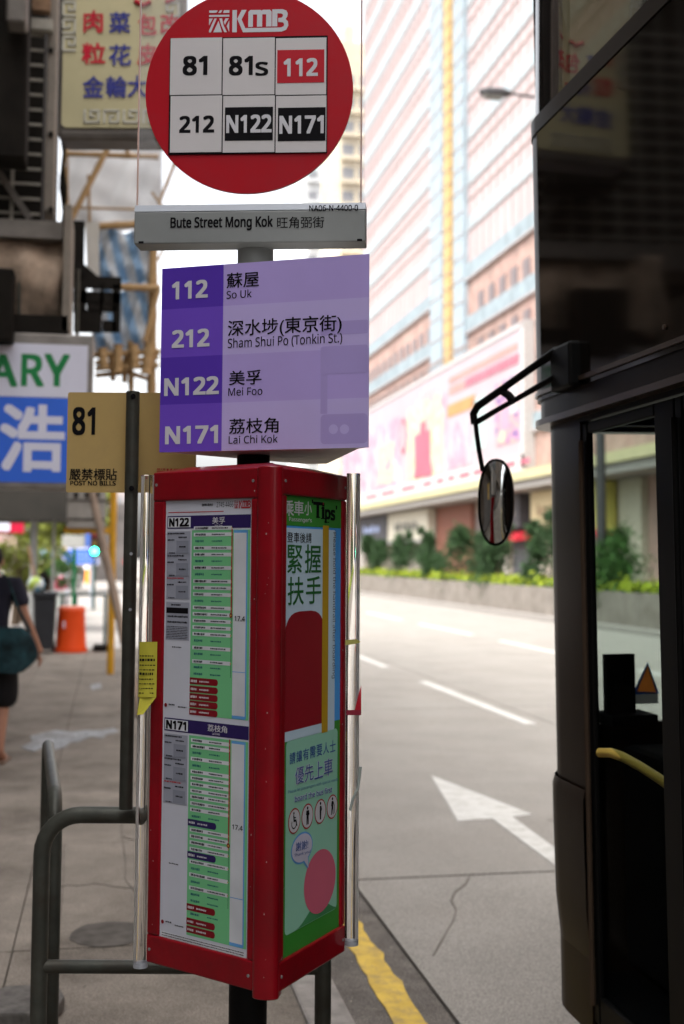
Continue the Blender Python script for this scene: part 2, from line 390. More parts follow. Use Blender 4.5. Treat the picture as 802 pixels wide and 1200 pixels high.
cols = [(200.5, 260.6), (262, 322.4), (323.8, 382.8)]; rows = [(46, 112.2), (113.6, 179.6)]
nums = [['81', '81s', '112'], ['212', 'N122', 'N171']]
boxes = {'81': (215, 67, 244, 90), '81s': (269, 67, 315, 91), '112': (333, 70, 373, 91), '212': (211, 137, 252, 157), 'N122': (266, 136, 319, 157), 'N171': (328, 137, 380, 158)}
M_tile = mat('route_tile_white', (.58, .55, .55), .5, var=.03)
M_tred = mat('route_red', (.46, .010, .022), .5, var=.03)
for ri in range(2):
    for ci in range(3):
        b = px4(fp, cols[ci][0], rows[ri][0], cols[ci][1], rows[ri][1]); n = nums[ri][ci]
        tl = MB().fbox(fp, *b, .0062, .008).build('route_tile', M_tile, stop)
        zz = .0085
        if n in ('112', 'N122', 'N171'):
            q = {'112': (325.5, 60, 380.5, 98.5), 'N122': (264.3, 127, 320.5, 166), 'N171': (326.3, 127.5, 382, 166.5)}[n]
            MB().fbox(fp, *px4(fp, *q), .008, .0088).build('colour_panel', M_tred if n == '112' else M_ink, tl); zz = .0093
        t = MB(); bx = boxes[n]
        if n == '81s':
            t.text(fp, '81', px4(fp, 269, 67, 297, 90), zz, .035); t.text(fp, 's', px4(fp, 300, 74, 315, 90.5), zz, .02)
        else: t.text(fp, n, px4(fp, *bx), zz, .035)
        t.build('route_number', M_ink if n in ('81', '81s', '212') else M_pwhite, tl)
# operator logo on the disc
def logo(f, box, n, full=True):
    x0, y0_, x1, y1_ = box; W = 682.; H = 190.
    def tr(P): return [(x0 + (a - 38) / W * (x1 - x0), y1_ - (b_ - 90) / H * (y1_ - y0_)) for a, b_ in P]
    L = [[(38, 92), (112, 92), (100, 112), (38, 112)], [(130, 92), (152, 92), (138, 114), (116, 114)], [(166, 92), (212, 92), (212, 114), (156, 114)],
         [(38, 130), (212, 130), (212, 146), (38, 146)], [(38, 160), (70, 160), (38, 218)], [(84, 160), (104, 160), (54, 276), (38, 276), (38, 262)],
         [(120, 180), (150, 276), (75, 276)], [(126, 160), (150, 160), (162, 215), (192, 276), (170, 276), (144, 220)], [(180, 160), (208, 160), (184, 195), (176, 215), (164, 190)], [(212, 178), (212, 276), (190, 225)],
         [(238, 92), (277, 92), (277, 278), (238, 278)],
         [(280, 165), (318, 92), (360, 92), (318, 172), (350, 245), (655, 245), (678, 236), (684, 218), (672, 202), (632, 200), (632, 165), (660, 163), (672, 150), (672, 138), (660, 128), (624, 126), (624, 235), (580, 235), (580, 92), (670, 92), (700, 104), (712, 125), (710, 152), (695, 175), (715, 195), (719, 230), (700, 265), (660, 280), (330, 280)],
         [(375, 236), (375, 110), (392, 94), (480, 94), (488, 101), (500, 94), (560, 94), (575, 110), (575, 235), (528, 235), (528, 132), (495, 132), (495, 235), (450, 235), (450, 132), (415, 132), (415, 236)]]
    mb = MB()
    for P in L: mb.poly(f, tr(P), n)
    return mb
logo(fp, px4(fp, 245.5, 12, 338.5, 38.5), .0038).build('operator_logo', M_pwhite, disc)
# purple destination box: three-sided prism
fu, wu = pxframe(187, 2.92, 432, 2.765, 530)
fu.O.z = zpur_b; hu = zpur_t - zpur_b
M_pl = mat('pale_purple', (.42, .33, .68), .45, var=.03); M_pl2 = mat('pale_purple_light', (.48, .40, .72), .45, var=.03)
M_pd = mat('deep_purple', (.09, .036, .40), .45, var=.03); M_pd2 = mat('mid_purple', (.15, .068, .52), .45, var=.03)
M_pg = mat('ghost_purple', (.38, .305, .62), .45, var=.03)
M_under = mat('box_underside', (.68, .65, .62), .6, var=.1, scale=10)
apx = dep(372, 545, 3.26); au = (apx - fu.O).dot(fu.U); an = (apx - fu.O).dot(fu.N)
G = Frame(fu.O, fu.U, -fu.N)     # plan frame (normal is up or down)
up = Frame(fu.O, fu.U, fu.N.cross(fu.U) * -1)
mb = MB(); P = [fu.p(0, 0, -.002), fu.p(wu, 0, -.002), fu.p(wu - .03, 0, -.03), fu.p(au + .03, 0, an), fu.p(au - .03, 0, an), fu.p(.02, 0, -.03)]
Q = [p + Vector((0, 0, hu)) for p in P]
mb.add(P + Q, [(i, (i + 1) % 6, (i + 1) % 6 + 6, i + 6) for i in range(6)] + [(5, 4, 3, 2, 1, 0), (6, 7, 8, 9, 10, 11)])
mb.build('destination_box', M_under, stop, bevel=.004)
rowsY = [(315, 362), (362, 421), (421, 477), (477, 531)]  # at the left edge
ru = [0, .118, .385, .0]
vs = [hu, hu - hu * 47.5 / 215 * 1.02, hu - hu * 105 / 215, hu - hu * 160 / 215, 0]
us = fu.uv(261, 430)[0]
for i in range(4):
    MB().fbox(fu, 0, vs[i + 1], us, vs[i], -.002, .0005).build('number_band', [M_pd, M_pd2][i % 2], stop)
    MB().fbox(fu, us, vs[i + 1], wu, vs[i], -.002, .0005).build('destination_band', [M_pl, M_pl2][i % 2], stop)
# faint bus picture behind the names
gm = MB(); a = fu.uv(378, 500); b = fu.uv(432, 385); wv = wu - .002
def rr(x0, y0, x1, y1, r, k=5):
    P = []
    for cx, cy, s in ((x1 - r, y1 - r, 0), (x0 + r, y1 - r, 90), (x0 + r, y0 + r, 180), (x1 - r, y0 + r, 270)):
        P += [(cx + r * math.cos(R(s + 90 * i / k)), cy + r * math.sin(R(s + 90 * i / k))) for i in range(k + 1)]
    return P
fpx = lambda *q: px4(fu, *q)
q = fpx(376, 376, 431.5, 392); gm.poly(fu, rr(q[0], q[1], wv, q[3], .004), .0008)
q = fpx(376, 405, 431.5, 438); gm.poly(fu, rr(q[0], q[1], wv, q[3], .006), .0008)
q = fpx(376, 485, 431.5, 520); gm.poly(fu, rr(q[0], q[1], wv, q[3], .010), .0008)
q = fpx(376, 438, 384, 485); gm.poly(fu, rr(q[0], q[1], q[2], q[3], .002), .0008)
gm.build_each('ghost_bus_print', M_pg, stop)
gl = MB()
for x in (391, 404): uu, vv = fu.uv(x, 503); gl.disc(fu, uu, vv, .011, .011, .0012)
gl.build_each('ghost_headlamp_print', M_pl2, stop)
for s, b in (('112', (202, 329, 244, 350)), ('212', (202, 386, 246, 407)), ('N122', (193, 442, 257, 463)), ('N171', (194, 499, 256, 520))):
    MB().text(fu, s, fpx(*b), .0015, .035).build('route_number', M_pwhite, stop)
for s, b in (('蘇屋', (266, 319, 304, 337)), ('深水埗(東京街)', (267.5, 372, 401, 394)), ('美孚', (269, 434, 307, 451)), ('荔枝角', (269, 490, 327, 508))):
    MB().text(fu, s, fpx(*b), .0015, .012).build('destination_name', M_ink, stop)
for s, b in (('So Uk', (266, 340, 295.5, 349.5)), ('Sham Shui Po (Tonkin St.)', (267.5, 393, 401.5, 407)), ('Mei Foo', (268, 454, 308, 463.5)), ('Lai Chi Kok', (268.5, 510, 326, 519.5))):
    MB().text(fu, s, fpx(*b), .0015, .004).build('destination_name', M_ink, stop)
# red timetable case
cp_ = [dep(178, 655, 2.87), dep(301, 655, 2.68), dep(331, 655, 2.67), dep(407, 655, 2.95)]
c4 = [Vector((p.x, p.y, 0)) for p in cp_]
c4.append(c4[3] + Vector((-.05, .20, 0)) + Vector((-.03, 0, 0))); c4.append(c4[0] + Vector((.10, .20, 0)))
def inset(P, d):
    out = []
    for i, p in enumerate(P):
        a = (p - P[i - 1]).normalized(); b = (P[(i + 1) % len(P)] - p).normalized()
        na = Vector((-a.y, a.x, 0)); nb_ = Vector((-b.y, b.x, 0)); m_ = (na + nb_).normalized()
        out.append(p + m_ * d / max(.35, m_.dot(na)))
    return out
def pprism(P, z0, z1): k = len(P); return MB().add([(p.x, p.y, z0) for p in P] + [(p.x, p.y, z1) for p in P], [(i, (i + 1) % k, (i + 1) % k + k, i + k) for i in range(k)] + [tuple(range(k))[::-1], tuple(range(k, 2 * k))])
pprism(inset(c4, .012), zcase_b + .012, zcase_t - .004).build('case_core', M_red, stop)
lid = MB(); a = inset(c4, .004); b = inset(c4, .07); k = 6
V = [(p.x, p.y, zcase_t - .006) for p in a] + [(p.x, p.y, zcase_t) for p in inset(c4, .008)] + [(p.x, p.y, zcase_t + .014) for p in b]
lid.add(V, [(i, (i + 1) % k, (i + 1) % k + k, i + k) for i in range(k)] + [(i + k, (i + 1) % k + k, (i + 1) % k + 2 * k, i + 2 * k) for i in range(k)] + [tuple(range(2 * k, 3 * k)), tuple(range(k))[::-1]])
lid.build('case_lid', M_red, stop, bevel=.004)
def face(i, j):
    a, b = c4[i], c4[j]; f = Frame((a.x, a.y, zcase_b), b - a, (0, 0, 1)); return f, (b - a).length
Hc = zcase_t - zcase_b
fL, wL = face(0, 1); fR, wR = face(2, 3)
def rim(f, w_, b, side0, side1):
    u0, v0, u1, v1 = b
    MB().fbox(f, 0, 0, w_, v0, -.014, 0).build('case_frame', M_red, stop, bevel=.004)
    MB().fbox(f, 0, v1, w_, Hc - .001, -.014, 0).build('case_frame', M_red, stop, bevel=.004)
    MB().fbox(f, 0, v0 + .0005, u0, v1 - .0005, -.014, -.001).build('case_frame', M_red, stop, bevel=.004)
    MB().fbox(f, u1, v0 + .0005, w_, v1 - .0005, -.014, -.001).build('case_frame', M_red, stop, bevel=.004)
def fr(f, q): return f.uv(*q)
bL = (fL.uv(188.5, 850)[0], fL.uv(240, 1112)[1], fL.uv(291, 850)[0], fL.uv(240, 585.5)[1])
bR = (fR.uv(335.5, 850)[0], fR.uv(370, 1104)[1], fR.uv(401.5, 850)[0], fR.uv(370, 583)[1])
rim(fL, wL, bL, 1, 1); rim(fR, wR, bR, 1, 1)
# back faces get plain red doors
fB1, wB1 = face(3, 4); MB().fbox(fB1, .01, .01, wB1 - .01, Hc - .01, -.012, -.001).build('case_back', M_red, stop)
fB2, wB2 = face(4, 5); MB().fbox(fB2, .01, .01, wB2 - .01, Hc - .01, -.012, -.001).build('case_back', M_red, stop)
fB3, wB3 = face(5, 0); MB().fbox(fB3, .01, .01, wB3 - .01, Hc - .01, -.012, -.001).build('case_back', M_red, stop)
# rounded front corner column, a little proud of both faces
a, b = c4[1], c4[2]; nf = Vector((b.y - a.y, a.x - b.x, 0)).normalized()
mid = (a + b) / 2; w2 = (b - a).length / 2; ub = (b - a).normalized()
pr = [mid + ub * (w2 * 1.0) * math.cos(R(t_)) + nf * .016 * math.sin(R(t_)) for t_ in range(180, -1, -15)]
ax = [p + Vector((0, 0, 0)) for p in pr][::1]
prof = pr + [mid + ub * w2 - nf * .03, mid - ub * w2 - nf * .03]
area = sum(prof[i].x * prof[(i + 1) % len(prof)].y - prof[(i + 1) % len(prof)].x * prof[i].y for i in range(len(prof)))
if area < 0: prof = prof[::-1]
pprism(prof, zcase_b - .012, zcase_t + .001).build('corner_column', M_red, stop, smooth=True, bevel=.003)
# clear corner covers
M_tube = mat('clear_tube', (.96, .95, .94), .03, var=.01, spec=.5, trans=1.0, ior=1.47)
M_tsheen = mat('tube_sheen_pale', (.78, .76, .73), .42, .15, var=.1, scale=3)
def cover(pxc, d, y0_, y1_, flip):
    c = dep(pxc, 655, d); z1 = dep(pxc, y0_, d).z; z0 = dep(pxc, y1_, d).z
    MB().tube([(c.x, c.y, z0), (c.x, c.y, z1)], .0165, 28).build('clear_corner_tube', M_tube, stop, smooth=True)
    MB().tube([(c.x, c.y, z0), (c.x, c.y, z0 + .012)], .0168, 28).build('tube_end_cap', M_galv2, stop, smooth=True)
    MB().tube([(c.x - .009 * flip, c.y + .004, z0 + .013), (c.x - .009 * flip, c.y + .004, z1 - .002)], .0035, 12).build('sheen_strip', M_tsheen, stop, smooth=True)  # pale strip inside the tube stands in for its white sheen
    return c
cL = cover(172.5, 2.875, 557, 1133, 1); cR = cover(414, 2.955, 555, 1107, -1)
# stickers on the right tube
ft = Frame(cR, (1, 0, 0), (0, 0, 1)); ft = Frame(cR + Vector((0, -.0185, 0)), Vector((math.cos(R(-8)), math.sin(R(-8)), 0)), (0, 0, 1))
q = ft.pxbox((406, 832, 423.5, 838)); MB().fbox(ft, *q, 0, .001).build('sticker_strip', mat('sticker_maroon', (.25, .02, .04), .5), stop)
q = ft.pxbox((416, 803, 423.5, 832)); MB().poly(ft, [(q[0], q[1]), (q[2], q[1]), (q[2], q[3]), (q[0] + .009, q[3] - .02)], .0012).build('sticker_scrap', M_tred, stop)
q = ft.pxbox((405, 749, 423, 756)); MB().poly(ft, [(q[0], q[1]), (q[2] - .006, q[1] + .004), (q[2], q[3] - .006), (q[2] - .01, q[3]), (q[0], q[3] - .002)], .001).build('tape_scrap', mat('old_tape', (.40, .36, .10), .6), stop)
t = MB(); t.tube([ft.p(.0165, -.485), ft.p(.010, -.535, .001), ft.p(-.002, -.56, .002), ft.p(-.008, -.585, .003)], .0035, 8); t.build('tape_end', mat('tape_grey', (.35, .38, .36), .5), stop, smooth=True)

# paint chips and screws on the case
random.seed(77); ch = MB()
for f_, w__ in ((fL, wL), (fR, wR)):
    for _ in range(12):
        u = random.choice((random.uniform(.004, .024), w__ - random.uniform(.004, .024))); v = random.uniform(.02, Hc - .02); s_ = random.uniform(.0006, .0018)
        ch.poly(f_, [(u + s_ * math.cos(a_) * random.uniform(.5, 1.2), v + 1.5 * s_ * math.sin(a_) * random.uniform(.5, 1.2)) for a_ in (0, 1.2, 2.4, 3.7, 5)], .0004)
fcol = Frame((mid + nf * .0165).to_tuple()[:2] + (zcase_b,), ub, (0, 0, 1))
for _ in range(13):
    u = random.uniform(-.006, .006); v = random.uniform(.02, Hc - .02); s_ = random.uniform(.0006, .0017); ch.poly(fcol, [(u + s_ * math.cos(a_) * random.uniform(.4, 1.2), v + 1.6 * s_ * math.sin(a_) * random.uniform(.4, 1.3)) for a_ in (0, 1.2, 2.4, 3.7, 5)], .0004)
tag(ch.build('paint_chips', mat('chip_pale', (.36, .30, .28), .7), stop), kind='stuff')
for f_, w__ in ((fL, wL), (fR, wR)):
    for u, v in ((.012, .03), (w__ - .012, .03), (.012, Hc - .03), (w__ - .012, Hc - .03)): MB().tube([f_.p(u, v, -.001), f_.p(u, v, .0012)], .0035, 10).build('frame_screw', M_galv, stop, smooth=True)
# -------------------------------------------------------------- posters
POST = {}
def poster(name, f, b, m, label):
    o = MB().fbox(f, b[0] - .001, b[1] - .001, b[2] + .001, b[3] + .001, -.012, -.007).build(name, m, stop); o['label'] = label
    def c(u0, v0, u1, v1): W_, H_ = b[2] - b[0], b[3] - b[1]; return (b[0] + u0 * W_, b[3] - v1 * H_, b[0] + u1 * W_, b[3] - v0 * H_)
    return o, c
Z0 = -.007
M_paper = mat('timetable_paper', (.56, .575, .65), .5, var=.03)
M_green = mat('timetable_green', (.165, .51, .235), .5, var=.03)
M_navy = mat('timetable_navy', (.028, .016, .10), .5, var=.03)
M_cell = mat('timetable_grey', (.32, .335, .40), .5, var=.02)
M_cell2 = mat('timetable_grey_dark', (.24, .255, .31), .5, var=.02)
M_rline = mat('timetable_red', (.38, .02, .025), .5); M_blueL = mat('timetable_blue', (.12, .34, .68), .5)
M_tealt = mat('timetable_teal', (.02, .11, .13), .5)
M_dred = mat('timetable_darkred', (.20, .008, .015), .5)
tp, cv_ = poster('timetable_poster', fL, bL, M_paper, 'pale timetable sheet listing stops of routes N122 and N171')
ly = {k: MB() for k in ('green', 'navy', 'cell', 'cell2', 'red', 'blue', 'white', 'ink', 'teal', 'dred', 'wtext', 'dots')}
def R_(k, u0, v0, u1, v1, n): ly[k].quad(fL, *cv_(u0, v0, u1, v1), Z0 + n * .0004)
def T_(k, s, u0, v0, u1, v1, n=4, bold=0.0): ly[k].text(fL, s, cv_(u0, v0, u1, v1), Z0 + n * .0004, bold)
sc_ = {k: MB() for k in ('red', 'ink', 'teal', 'wtext', 'dred')}
def scribble(k, u0, v0, u1, v1, n, dens=1.0):
    """a line of print too small to read: short strokes of uneven length"""
    u = u0
    while u < u1:
        w_ = random.uniform(.006, .016); sc_[k].quad(fL, *cv_(u, v0 + random.uniform(0, .15) * (v1 - v0), min(u + w_, u1), v1 - random.uniform(0, .2) * (v1 - v0)), Z0 + n * .0004); u += w_ + random.uniform(.002, .006)
scribble('ink', .43, .0085, .56, .015, 2); T_('ink', '2745 4466', .60, .006, .79, .018, 2); 
lg = cv_(.80, .004, .985, .022)
R_('red', .03, .0265, .68, .0285, 1)
def table(v, vend, name, zh, en, rows_, redspan, dot, thin, ctl, extra):
    T0 = v
    R_('navy', .02, v, .985, v + .030, 1)
    R_('white', .03, v + .003, .30, v + .027, 2); T_('ink', name, .045, v + .005, .285, v + .025, 4, .05)
    T_('wtext', zh, *( (.555, v + .0045, .70, v + .020) if len(zh) == 2 else (.53, v + .0045, .75, v + .020)), 3, .01); T_('wtext', en, .585, v + .0215, .67, v + .027, 3, .01)
    g0 = v + .034
    R_('green', .315, g0, .98, vend, 1)
    R_('white', .80, g0 + .007, .94, vend - .008, 2); R_('blue', .94, g0 + .001, .955, vend - .004, 2); R_('blue', .80, g0 + .001, .95, g0 + .007, 2); R_('blue', .80, vend - .008, .95, vend - .001, 2)
    for k_, vv in rows_:
        if k_ == 'w':
            R_('white', .34, vv - .0042, .775, vv + .0042, 2); scribble('ink', .36, vv - .0028, .36 + random.uniform(.10, .16), vv + .0028, 3); scribble('ink', .55, vv - .0018, .55 + random.uniform(.12, .21), vv + .0018, 3)
            ly['dots'].disc(fL, *((lambda q: (q[0], q[1]))(cv_(.78, vv, .78, vv))), .0018, .0018, Z0 + .0018, 8)
        elif k_ == 't': scribble('teal', .36, vv - .003, .46, vv + .003, 2); scribble('teal', .55, vv - .0018, .67, vv + .0018, 2)
        elif k_ in 'rn':
            q = cv_(.315, vv - .0075, .64, vv + .0075); ly['dred' if k_ == 'r' else 'navy'].poly(fL, [(q[0], q[1])] + [(q[2] - .006 + .006 * math.sin(R(a_)), (q[1] + q[3]) / 2 - (q[3] - q[1]) / 2 * math.cos(R(a_))) for a_ in range(0, 181, 30)] + [(q[0], q[3])], Z0 + .0008)
            scribble('wtext', .33, vv - .003, .40, vv + .003, 4); scribble('wtext', .43, vv - .0018, .54, vv + .0022, 4)
    R_('red', .774, g0 - .001, .788, redspan, 3); R_('ink', .780, redspan, .784, thin, 3)
    q = cv_(.781, dot, .781, dot); ly['dred'].disc(fL, q[0], q[1], .0048, .0055, Z0 + .002, 14); ly['dots'].disc(fL, q[0], q[1], .0020, .0024, Z0 + .0024, 10)
    for i in range(3):
        a_ = g0 + .006 + i * .052; R_('cell', .02, a_ - .004, .30, a_ + .050, 1); R_('cell2', .135, a_ + .018, .28, a_ + .047, 2)
        scribble('ink' if i < 2 else 'red', .03, a_ - .001, .23, a_ + .003, 3); scribble('ink', .03, a_ + .014, .11, a_ + .018, 3); scribble('ink', .16, a_ + .008, .26, a_ + .012, 3); scribble('ink', .05, a_ + .045, .12, a_ + .048, 3); scribble('ink', .17, a_ + .030, .25, a_ + .034, 3)
    if extra:
        a_ = g0 + .166; R_('cell', .02, a_, .30, a_ + .088, 1); R_('ink', .025, a_ + .013, .285, a_ + .026, 2); scribble('ink', .08, a_ + .004, .20, a_ + .009, 2)
        for j in range(2): scribble('ink', .04, a_ + .031 + j * .013, .28, a_ + .036 + j * .013, 2)
        for j in range(8): scribble('ink', .03, a_ + .056 + j * .0038, .28, a_ + .058 + j * .0038, 2)
    T_('ink', '17.4' , .82, ctl, .935, ctl + .011, 4, .015)
    R_('blue', .80, vend - .105, .94, vend - .1035, 3)
    q = cv_(.035, vend - .016, .035, vend - .016); ly['dred'].disc(fL, q[0], q[1], .0045, .0045, Z0 + .0012, 12)
    scribble('ink', .07, vend - .020, .14, vend - .016, 2); scribble('ink', .18, vend - .016, .28, vend - .013, 2); scribble('ink', .10, vend - .152, .21, vend - .149, 2)
z7 = lambda y_: (y_ - 160 - 2) / 3.53 / 527
rowsA = [('w', z7(y_)) for y_ in (283, 310, 367, 395, 451, 508, 536, 564, 620, 648, 676, 704, 732, 790, 848)] + [('t', z7(y_)) for y_ in (338, 423, 479, 592, 760, 816, 872, 900)] + [('r', z7(y_)) for y_ in (931, 965, 997, 1028, 1060)]
table(.0355, .490, 'N122', '美孚', 'Mei Foo', rowsA, z7(640), z7(648), z7(905), .262, True)
z8 = lambda y_: (830 + y_ / 3.243 - 585.5 - (0)) / 527
rowsB = [('w', z8(y_)) for y_ in (142, 165, 213, 262, 286, 310, 335, 358, 383, 407, 484, 508, 532, 557, 605, 654, 704)] + [('t', z8(y_)) for y_ in (189, 238, 432, 630, 680, 727, 752, 802)] + [('n', z8(457)), ('n', z8(580))] + [('r', z8(y_)) for y_ in (778, 832, 862)]
table(z8(66), z8(885), 'N171', '荔枝角', 'Lai Chi Kok', rowsB, z8(505), z8(518), z8(752), z8(436), False)
R_('white', .015, z8(893), .985, z8(935), 2)
for j in range(4): scribble('ink', .03, z8(897 + j * 9), .96 if j < 3 else .5, z8(901 + j * 9), 3)
lm = dict(green=M_green, navy=M_navy, cell=M_cell, cell2=M_cell2, red=M_rline, blue=M_blueL, white=mat('print_pale', (.60, .62, .66), .5), ink=M_ink, teal=M_tealt, dred=M_dred, wtext=M_pwhite, dots=M_yel)
ln = dict(green='route_column', navy='title_band', cell='fare_table', cell2='fare_cell', red='route_line', blue='blue_rule', white='stop_row', ink='lettering', teal='teal_lettering', dred='area_marker', wtext='white_lettering', dots='stop_dot')
for k_, m_ in ly.items():
    if k_ in ('green', 'navy', 'cell', 'cell2', 'red', 'blue', 'white', 'dred'): m_.build_each(ln[k_], lm[k_], tp)
    else: tag(m_.build(ln[k_], lm[k_], tp), kind='stuff')
for k_, m_ in sc_.items(): tag(m_.build(ln[k_], lm[k_], tp), kind='stuff')
logo(fL, lg, Z0 + .0008).build('operator_logo', M_rline, tp)
# right-hand posters
hp_ = bR[3] - bR[1]
M_pgr = mat('poster_green', (.045, .26, .035), .5, var=.03); M_pbl = mat('poster_blue', (.07, .34, .80), .5, var=.03)
M_pale = mat('poster_pale_blue', (.54, .68, .79), .5, var=.05, scale=4); M_mint = mat('poster_mint', (.30, .60, .45), .5, var=.04, scale=4)
M_pred = mat('poster_red', (.27, .010, .018), .5, var=.08, scale=4); M_pink = mat('poster_pink', (.62, .13, .20), .5, var=.05, scale=4)
M_ltg = mat('poster_text_green', (.02, .13, .03), .5); M_txb = mat('poster_text_blue', (.05, .11, .33), .5); M_ygold = mat('poster_gold', (.50, .30, .015), .5, var=.04); M_lav = mat('poster_lavender', (.56, .54, .66), .5)
vm = .520
pb, c1 = poster('passenger_tips_poster', fR, (bR[0], bR[1] + hp_ * (1 - vm) + .001, bR[2], bR[3]), M_pbl, 'blue and green poster telling passengers to hold the handrail')
def poly_(mb, c, P, n, f=fR): mb.poly(f, P, Z0 + n * .0004)
v1 = lambda y_: (y_ - 24 - 60) / (8.276) / 527.0      # unused scale helper kept simple below
def pb_(x0, y0_, x1, y1_): return fR.pxbox((x0, y0_, x1, y1_))
zR = 8.27
def zz(x0, y0_, x1, y1_):   # box given in the enlarged view of the upper poster
    return pb_(325 + x0 / zR, 575 + y0_ / zR, 325 + x1 / zR, 575 + y1_ / zR)
MB().quad(fR, bR[0], zz(0, 330, 1, 340)[3], bR[2], bR[3], Z0 + .0004).build('title_band', M_pgr, pb)
q0 = zz(115, 380, 590, 400); qb = pb_(340, 858, 395, 866)
MB().poly(fR, rr(zz(112, 0, 113, 10)[0], pb_(340, 850, 396, 862)[1], zz(0, 0, 592, 10)[2], zz(300, 375, 590, 380)[3], .006), Z0 + .0004).build('pale_panel', M_pale, pb)
t = MB()
for s_, b_ in (('乘', (92, 92, 185, 245)), ('車', (188, 98, 280, 240)), ('小', (288, 105, 358, 240))): t.text(fR, s_, zz(*b_), Z0 + .001, .015)
t.text(fR, "Passenger's", zz(140, 262, 358, 312), Z0 + .001, .01); t.build('white_lettering', M_pwhite, pb)
t = MB(); t.text(fR, 'T', zz(372, 108, 460, 265), Z0 + .001, .045); t.text(fR, 'i', zz(455, 115, 482, 275), Z0 + .001, .045); t.text(fR, 'p', zz(485, 180, 540, 315), Z0 + .001, .045); t.text(fR, 's', zz(540, 185, 585, 290), Z0 + .001, .045)
for x_, y_ in ((358, 85), (590, 145)): t.text(fR, "'", zz(x_, y_, x_ + 14, y_ + 38), Z0 + .001, .03)
for x_, y_, w_ in ((362, 108, 108), (400, 252, 40), (447, 165, 30), (447, 266, 44), (478, 300, 50)): t.quad(fR, *zz(x_, y_, x_ + w_, y_ + 9), Z0 + .001)
t.build('black_lettering', M_ink, pb); MB().text(fR, '登車後請', zz(120, 405, 356, 505), Z0 + .0012, .004).build('black_lettering', M_ink, pb)
t = MB(); t.disc(fR, *zz(468, 125, 468, 125)[:2], .0022, .0035, Z0 + .0016, 10); t.build('red_dot', M_rline, pb)
t = MB()
for s_, b_ in (('緊', (122, 525, 268, 802)), ('握', (292, 522, 450, 800)), ('扶', (126, 835, 282, 1110)), ('手', (302, 828, 450, 1095))): t.text(fR, s_, zz(*b_), Z0 + .001, .012)
t.build('green_lettering', M_ltg, pb)
qr = pb_(336, 722, 386, 856); top2_ = bR[1] + hp_ * (1 - vm)
ux1 = pb_(0, 800, 383.5, 810)[2]; vt_ = pb_(335, 716, 384, 730)[3]; wr_ = (ux1 - bR[0]) / 2; cxr = bR[0] + wr_
MB().poly(fR, [(bR[0] + .0005, top2_ + .002), (ux1, top2_ + .002)] + [(cxr + (wr_ - .0005) * math.copysign(abs(math.cos(R(a_))) ** .55, math.cos(R(a_))), vt_ - .07 + .07 * math.sin(R(a_)) ** .8) for a_ in range(0, 181, 12)], Z0 + .0006).build('red_colour_block', M_pred, pb)
MB().quad(fR, *(zz(468, 0, 0, 10)[0], pb_(382, 850, 388, 858)[1], zz(0, 0, 526, 10)[2], zz(468, 338, 526, 345)[3]), Z0 + .0010).build('handrail_print', M_ygold, pb)
t = MB(); t.text(fR, 'Please hold the handrail after boarding', (zz(560, 0, 570, 9)[0], pb_(392, 780, 397, 795)[1], zz(0, 0, 598, 9)[2], zz(560, 405, 590, 410)[3]), Z0 + .001, 0, rot=1); t.build('grey_lettering', mat('poster_text_grey', (.12, .14, .18), .5), pb)
pg, c2 = poster('courtesy_poster', fR, (bR[0], bR[1], bR[2], bR[1] + hp_ * (1 - vm) - .001), M_pgr, 'green poster asking passengers to let others board first')
zG = 4.447
def zg(x0, y0_, x1, y1_): return pb_(325 + x0 / zG, 850 + y0_ / zG, 325 + x1 / zG, 850 + y1_ / zG)
top2 = bR[1] + hp_ * (1 - vm)
MB().poly(fR, rr(bR[0] + .013, bR[1] + .045, bR[2] - .012, top2 - .018, .012), Z0 + .0004).build('mint_panel', M_mint, pg)
P_ = [(bR[0] + .02, bR[1] + .046)]; 
mbg = MB()
for i in range(17):
    u = bR[0] + .013 + (bR[2] - bR[0] - .026) * i / 16; P_.append((u, bR[1] + .046 + .035 * math.sin(math.pi * max(0, i - 3) / 14) ** 2))
P_.append((bR[2] - .02, bR[1] + .046)); 
MB().poly(fR, P_, Z0 + .0007).build('grass_print', mat('poster_mid_green', (.06, .26, .10), .5), pg)
t = MB()
def sheared(body, b4, n, bold):   # text running along a line given by its left and right boxes
    pass
for i, ch in enumerate('請讓有需要人士'):
    x_ = 78 + i * 34.8; yb_ = 142 - i * 10.5; t.text(fR, ch, zg(x_, yb_, x_ + 30, yb_ + 60), Z0 + .001, .012)
t.build('blue_lettering', M_txb, pg)
t = MB(); t2 = MB()
for i, ch in enumerate('優先上車'):
    x_ = 105 + i * 50; yb_ = 215 - i * 14; t.text(fR, ch, zg(x_, yb_, x_ + 47, yb_ + 92), Z0 + .001, .05); t2.text(fR, ch, zg(x_ + 1, yb_ + 2, x_ + 46, yb_ + 90), Z0 + .0014, -.005)
fRt = Frame(fR.O, fR.U, fR.V)
def tilt(mb, s_, x0, y0_, x1, h, n, bold):
    a = fR.uv(325 + x0 / zG, 850 + y0_ / zG); b = fR.uv(325 + x1 / zG, 850 + (y0_ - (x1 - x0) * .27) / zG)
    b = (b[0], b[1]); f2 = Frame(fR.p(*a), fR.p(*b) - fR.p(*a), fR.V); L = (fR.p(*b) - fR.p(*a)).length
    mb.text(f2, s_, (0, 0, L, h), n, bold)
tilt(t2, 'Please let passengers with special needs', 70, 362, 328, .0085, Z0 + .0012, .0); tilt(t2, 'board the bus first', 104, 402, 298, .013, Z0 + .0014, .008)
tilt(t, 'board the bus first', 103, 403, 299, .0145, Z0 + .0010, .05)
t.build('pale_outline', M_lav, pg); t2.build('blue_lettering', M_txb, pg)
r1 = MB(); r2_ = MB(); r3 = MB()
ic = [(102, 500), (170, 475), (237, 450), (299, 425)]
